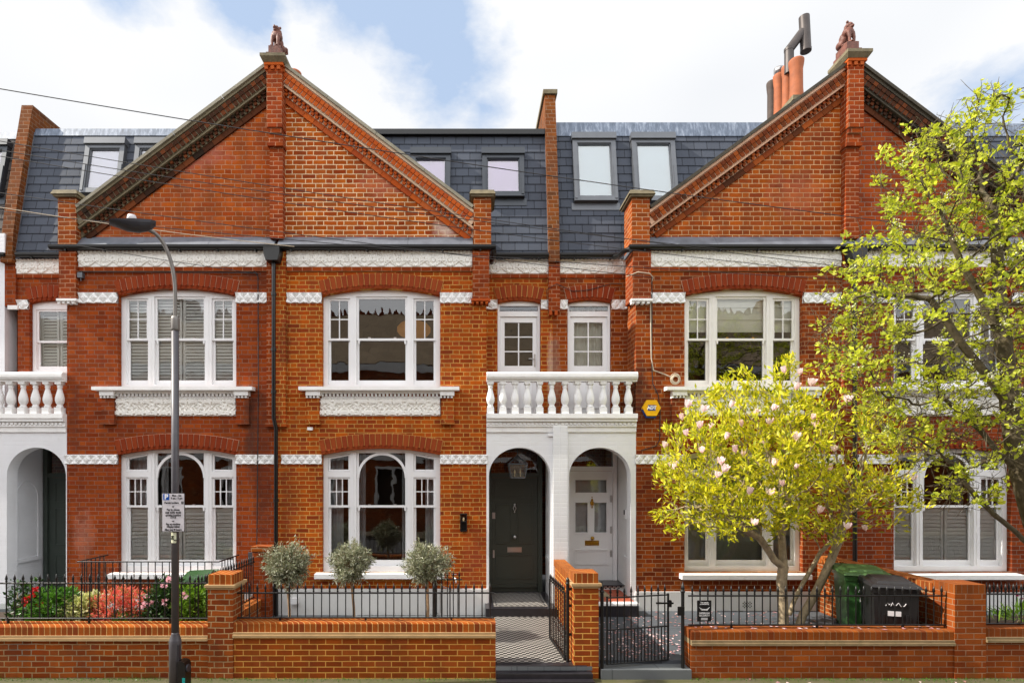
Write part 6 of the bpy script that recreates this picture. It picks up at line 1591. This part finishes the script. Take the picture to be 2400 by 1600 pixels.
# ---- olive standards
rs = np.random.RandomState(3)
for k, (cx_, cy_, r_, tx_, lab) in enumerate(((672, 1322, 55, 680, 'ball shaped olive tree nearest the drainpipe, green tie on its trunk'), (822, 1313, 52, 832, 'ball shaped olive tree in front of the middle of the bay window'), (1001, 1321, 51, 1001, 'ball shaped olive tree nearest the black wall lamp and garden tap'))):
    Y_ = -1.75; c = np.array(at(cx_, cy_, Y_)); rad = r_*(DC+Y_)/F
    e = empty('olive_tree', (X(tx_, Y_), Y_, .1), lab, 'tree', 'clipped olive trees')
    base = np.array([X(tx_, Y_), Y_, .10])
    build(MB().tube([base, base*.5+c*.5+np.array([.015, 0, -.1]), c-np.array([0, 0, rad*.55])], [.026, .022, .02], 8), 'trunk', 'barkolive', e)
    tw = MB(); pts = []; nr = []
    dirs = rs.normal(0, 1, (260, 3)); dirs /= np.linalg.norm(dirs, axis=1, keepdims=True)
    for d in dirs:
        rr_ = rad*(rs.uniform(.72, 1.08) if rs.rand() < .93 else rs.uniform(1.1, 1.32)); rr_ *= 1+.10*math.sin(d[0]*4+k*2)+.08*math.sin(d[2]*5+k)
        st_ = c+d*rad*.1-np.array([0, 0, rad*.3]); en = c+d*rr_*np.array([1, 1, .95]); m_ = (st_+en)/2+rs.normal(0, .02, 3)
        tw.tube([st_, m_, en], [.004, .003, .0015], 3, False)
        for j in range(34):
            t_ = rs.uniform(.35, 1.02); p = (st_*(1-t_)+en*t_)+rs.normal(0, .016, 3); pts.append(p); nr.append(d*.8+np.array([0, 0, .2]))
    o = build(tw, 'branches', 'barkolive', e)
    build(leaf_cloud(pts, nr, .055, .26, rs, jitter=.8), 'crown', 'leaf_olive', e)
    if k == 0: build(MB().tube([(base[0]-.03, Y_-.03, .47), (base[0]+.03, Y_-.03, .47), (base[0]+.01, Y_-.04, .42)], .006, 5), 'plant_tie', 'signgreen', e)

# ---- shrubs behind the left railing
def shrub(name, blobs, mat, lsize, asp, n, label, seed, fl=None, Y=-2.3, jit=.8, cat='shrub', fold=.25, stems=26):
    rs = np.random.RandomState(seed); pts = []; nr = []; st_ = MB()
    cx0 = blobs[0][0]; e = empty(name, (X(cx0, Y), Y, .58), label, cat)
    for (px_, py_, rx, rz) in blobs:
        c = np.array(at(px_, py_, Y)); r = np.array([rx, (rx+rz)*.5, rz])*(DC+Y)/F
        r[1] = min(r[1], .38)
        m = int(1.0*n*rx*rz/sum(b[2]*b[3] for b in blobs))
        for _ in range(m):
            d = rs.normal(0, 1, 3); d /= np.linalg.norm(d); q = rs.uniform(.45, 1.03)
            lump = 1.08+.16*math.sin(d[0]*6+seed)+.14*math.sin(d[2]*7+d[1]*5+seed)
            p = c+d*r*q*lump
            if p[2] < .60: continue
            pts.append(p); nr.append(d*.8+np.array([0, 0, .5]))
        for _ in range(max(3, int(stems*rx*rz/sum(b[2]*b[3] for b in blobs)))):
            d = rs.normal(0, 1, 3); d /= np.linalg.norm(d); q = c+d*r*.85
            if q[2] > .66: st_.tube([np.array([c[0]+rs.normal(0, .04), Y, .58]), (c+q)/2, q], [.008, .006, .003], 4, False)
    build(st_, 'stems', 'bark', e)
    build(leaf_cloud(pts, nr, lsize*1.35, asp, rs, jitter=jit, fold=fold), 'foliage', mat, e)
    return e, rs
def blooms(e, pxs, Y, mat, size, rs, petals=12, name='flower'):
    for (a, b) in pxs:
        c = np.array(at(a, b, Y)); q = rs.normal(0, 1, (petals, 3)); q /= np.linalg.norm(q, axis=1, keepdims=True)
        mb = leaf_cloud(c+q*size*.25, q+np.array([0, -.3, .3]), size, .9, rs, jitter=.25); build(mb, name, mat, e)
e, r_ = shrub('camellia', [(70, 1430, 38, 48), (45, 1395, 18, 35), (85, 1385, 10, 30), (50, 1455, 30, 20)], 'leaf_dark', .055, .5, 700, 'sparse camellia with red flowers at the left end of the bed', 41)
blooms(e, [(80, 1385), (76, 1395), (60, 1405), (58, 1412), (93, 1415), (84, 1380), (60, 1467), (66, 1402)], -2.5, 'red_flower', .045, r_)
shrub('shrub', [(125, 1425, 50, 45), (150, 1400, 30, 20), (115, 1455, 45, 20)], 'leaf_green', .06, .34, 2600, 'glossy green shrub beside the red flowered camellia', 42)
shrub('shrub', [(195, 1425, 38, 30), (210, 1410, 25, 18), (180, 1450, 40, 16)], 'leaf_cream', .05, .45, 1900, 'pale cream and green variegated shrub beside the coral red one', 43)
shrub('shrub', [(270, 1425, 42, 40), (325, 1415, 28, 32), (285, 1400, 20, 25), (255, 1450, 30, 18), (225, 1418, 14, 20)], 'leaf_pink', .055, .24, 2600, 'coral red leaved shrub in the middle of the flower bed', 44, jit=.6)
shrub('shrub', [(305, 1452, 50, 18)], 'leaf_green', .045, .4, 600, 'low green shrub under the coral red one', 45)
e, r_ = shrub('shrub', [(385, 1410, 38, 50), (400, 1380, 30, 25), (372, 1440, 30, 28)], 'leaf_dark', .06, .45, 1700, 'dark green shrub with pink flowers behind the street lamp', 46)
blooms(e, [(396, 1359), (384, 1372), (345, 1395), (352, 1412), (388, 1410), (336, 1418), (432, 1395)], -2.55, 'pink_flower', .05, r_)
shrub('shrub', [(450, 1425, 38, 50), (465, 1400, 25, 28), (440, 1452, 40, 18)], 'leaf_lime', .06, .4, 2300, 'bright and dark green bush against the brick pier', 47)
e, r_ = shrub('tulip_clump', [(2340, 1465, 50, 14), (2390, 1450, 30, 22)], 'leaf_lime', .16, .10, 420, 'clump of long green leaves with a dark tulip at the right end', 48, jit=.35, cat='plant')
blooms(e, [(2390, 1398)], -2.3, 'tulip', .05, r_, 8); build(MB().tube([at(2385, 1470, -2.3), at(2392, 1430, -2.3), at(2390, 1402, -2.3)], .006, 5), 'stem', 'leaf_green', e)
e = empty('flower_bed', (9, -2.3, 0), 'low planted bed behind the right end railing', 'flower bed'); build(MB().box(7.1, 12.5, -2.76, -1.6, .18, .50), 'soil', 'earth', e)

# ---- fallen petals
rs = np.random.RandomState(9); pts = []
for _ in range(620):
    x = rs.uniform(1.9, 6.2); y = rs.uniform(-2.7, -.1)
    if rs.rand() < .25: x = rs.uniform(2.2, 3.2); y = rs.uniform(-2.75, -1.2)
    pts.append((x, y, .184))
for _ in range(40): pts.append((rs.uniform(1.9, 7), rs.uniform(-3.9, -3.05), .004))
for _ in range(60): pts.append((rs.uniform(3.1, 6.5), rs.uniform(-2.98, -2.78), .659))
for _ in range(30): pts.append((rs.uniform(.4, 1.4), rs.uniform(-3.6, -3.3), .004))
mb = MB()
for (x, y, z) in pts:
    a = rs.uniform(0, 6.28); L = rs.uniform(.02, .042); w = L*.55; c, s = math.cos(a), math.sin(a); k = rs.uniform(.002, .014)
    mb.quad((x-c*L, y-s*L, z+.002), (x+s*w, y-c*w, z+k), (x+c*L, y+s*L, z+.002), (x-s*w, y+c*w, z+k))
tag(build(mb, 'fallen_petals', 'petal_litter', loc=(0, 0, 0)), 'pink and brown petals scattered on the slate paving below the magnolia', 'petals', kind='stuff')
rs = np.random.RandomState(19); mp = []
for _ in range(2600):
    x = rs.uniform(-9.5, 9); 
    if .3 < x < 3.0: continue
    mp.append((x, -3.02-abs(rs.normal(0, .05)), .0))
mo = leaf_cloud(np.array(mp), np.tile([0, -.2, 1.], (len(mp), 1)), .022, .5, rs, jitter=.7)
tag(build(mo, 'moss', 'leaf_green', loc=(0, 0, 0)), 'moss and tiny weeds along the foot of the garden walls', 'moss', kind='stuff')

# ------------------------------------------------------------------ the terrace across the street, mirrored in the panes
M['opproof'] = slate('brown_roof_tiles', (142, 126, 106), w=.5, h=.28)
op = empty('brick_terrace', (0, -17, 0), 'brick terrace across the street, seen only as a reflection in the window panes', 'house')
holes = []
for i in range(-5, 6):
    for z0, z1 in ((1.0, 3.2), (4.8, 7.0)): holes.append(rect(i*3.9-.9, i*3.9+1.0, z0, z1))
build(holed(rect(-30, 30, -.1, 8.4), holes, -17.3, -17.0), 'front_wall', 'brickC', op)
build(MB().box(-30, 30, -17.8, -17.6, 0, 8.3), 'dark_rooms', 'roomdark', op)
mb = MB(); mb.raw([(-30, -16.9, 8.4), (30, -16.9, 8.4), (30, -20.4, 11.9), (-30, -20.4, 11.9)], [(0, 1, 2, 3)]); mb.raw([(-30, -20.4, 11.9), (30, -20.4, 11.9), (30, -24, 8.4), (-30, -24, 8.4)], [(0, 1, 2, 3)]); build(mb, 'roof', 'opproof', op)
mb = MB().box(-30, 30, -16.99, -16.9, 7.95, 8.35); mb.box(-30, 30, -16.99, -16.93, 3.5, 3.8); 
for h_ in holes:
    x0, z0 = h_[0]; x1, z1 = h_[2]; mb.rect_ring(x0, x1, z0, z1, .12, -17.1, -17.0); mb.box((x0+x1)/2-.06, (x0+x1)/2+.06, -17.1, -17.0, z0+.12, z1-.12)
build(mb, 'white_trim', 'whitestone', op)
mb = MB()
for i in range(90): xx = -18+i*.4; mb.prism([(xx, 11.85), (xx+.2, 12.2), (xx+.4, 11.85)], -20.45, -20.35)
build(mb, 'ridge_tiles', 'brickD', op)
for cx_ in (-16, 17): build(MB().box(cx_-.5, cx_+.5, -21, -19.8, 9, 12.6), 'chimney', 'firebrick', op)

# ------------------------------------------------------------------ sky, sun, camera
W = bpy.data.worlds.new('World'); sc.world = W; W.use_nodes = True; nt = W.node_tree; n_ = nt.nodes; l_ = nt.links
bg = n_['Background']; EL, AZ = 42.0, 4.0
sun_to = Vector((-math.cos(R(EL))*math.cos(R(AZ)), -math.cos(R(EL))*math.sin(R(AZ)), math.sin(R(EL))))
sky = n_.new('ShaderNodeTexSky'); sky.sky_type = 'NISHITA'; sky.sun_disc = False; sky.sun_elevation = R(EL); sky.sun_rotation = math.atan2(sun_to.x, sun_to.y); sky.altitude = 50; sky.air_density = 1.0; sky.dust_density = 1.0; sky.ozone_density = 1.5
tc = n_.new('ShaderNodeTexCoord')
def wm(op, a, b=None, clamp=False):
    m = n_.new('ShaderNodeMath'); m.operation = op; m.use_clamp = clamp
    for i, v in enumerate((a, b)):
        if v is None: continue
        if isinstance(v, bpy.types.NodeSocket): l_.new(v, m.inputs[i])
        else: m.inputs[i].default_value = v
    return m.outputs[0]
mp_ = n_.new('ShaderNodeMapping'); l_.new(tc.outputs['Generated'], mp_.inputs[0]); mp_.inputs['Scale'].default_value = (1, 1, 1.9)
def wn_(scale, det, rough=.6):
    q = n_.new('ShaderNodeTexNoise'); q.inputs['Scale'].default_value = scale; q.inputs['Detail'].default_value = det; q.inputs['Roughness'].default_value = rough; l_.new(mp_.outputs[0], q.inputs['Vector']); return q.outputs['Fac']
n1 = wn_(3.2, 8, .62); n2 = wn_(1.3, 3)
gap = None
for (px_, py_, rad_, amt) in ((985, 50, .17, 1.0), (1060, 160, .14, .95), (1130, 255, .10, .7), (860, -20, .16, .9), (1180, 100, .07, .5), (560, -15, .11, .9), (760, -60, .12, .8), (250, -80, .16, .8), (1000, 290, .08, .3), (2330, 240, .12, .55)):
    d = Vector(((px_-1100)/F, 1, (1110-py_)/F)).normalized()
    vd = n_.new('ShaderNodeVectorMath'); vd.operation = 'DISTANCE'; l_.new(tc.outputs['Generated'], vd.inputs[0]); vd.inputs[1].default_value = d
    g_ = wm('MULTIPLY', wm('SUBTRACT', 1.0, wm('DIVIDE', vd.outputs['Value'], rad_), True), amt)
    gap = g_ if gap is None else wm('MAXIMUM', gap, g_)
g_ = wm('SUBTRACT', wm('ADD', wm('MULTIPLY', gap, 2.3), wm('MULTIPLY', wm('SUBTRACT', n1, .5), 3.4)), .62)
blue = wm('MULTIPLY', g_, 1.5, True)
cr = n_.new('ShaderNodeMix'); cr.data_type = 'RGBA'; l_.new(wm('MULTIPLY', wm('SUBTRACT', n2, .42), 5.0, True), cr.inputs[0])
cr.inputs[6].default_value = (6.8, 6.85, 6.95, 1); cr.inputs[7].default_value = (6.0, 6.15, 6.4, 1)
bs = n_.new('ShaderNodeMix'); bs.data_type = 'RGBA'; bs.inputs[0].default_value = .8; l_.new(sky.outputs[0], bs.inputs[6]); bs.inputs[7].default_value = (3.9, 4.9, 6.5, 1)   # thin veil over the blue
fx_ = n_.new('ShaderNodeMix'); fx_.data_type = 'RGBA'; l_.new(blue, fx_.inputs[0]); l_.new(cr.outputs[2], fx_.inputs[6]); l_.new(bs.outputs[2], fx_.inputs[7])
sx_ = n_.new('ShaderNodeSeparateXYZ'); l_.new(tc.outputs['Generated'], sx_.inputs[0])   # sky behind the camera is lifted, added fill light for the house fronts
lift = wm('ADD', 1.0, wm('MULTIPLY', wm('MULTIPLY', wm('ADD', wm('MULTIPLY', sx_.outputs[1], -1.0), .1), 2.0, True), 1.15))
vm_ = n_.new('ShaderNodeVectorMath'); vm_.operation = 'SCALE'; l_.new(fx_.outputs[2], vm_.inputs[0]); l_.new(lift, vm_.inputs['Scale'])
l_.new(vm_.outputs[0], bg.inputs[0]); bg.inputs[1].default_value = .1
sl = bpy.data.lights.new('sun', 'SUN'); sl.energy = 5.0; sl.angle = R(.6); sl.color = (1.0, .93, .82)
so = bpy.data.objects.new('sun', sl); COL.objects.link(so); so.location = (-20, -5, 20); so.rotation_euler = sun_to.to_track_quat('Z', 'Y').to_euler()
cd = bpy.data.cameras.new('camera'); co = bpy.data.objects.new('camera', cd); COL.objects.link(co)
cd.sensor_fit = 'HORIZONTAL'; cd.sensor_width = 36; cd.lens = 36*F/2400; cd.shift_x = 100/2400; cd.shift_y = 310/2400; cd.clip_start = .05; cd.clip_end = 500
co.location = (0, -DC, HC); co.rotation_euler = (R(90), 0, 0); sc.camera = co
sc.view_settings.view_transform = 'Standard'; sc.view_settings.look = 'None'; sc.view_settings.exposure = 0.58; sc.view_settings.gamma = 1.0; sc.view_settings.use_curve_mapping = False
sc.render.engine = 'CYCLES'; sc.cycles.max_bounces = 8; sc.cycles.transparent_max_bounces = 16; sc.cycles.use_denoising = True
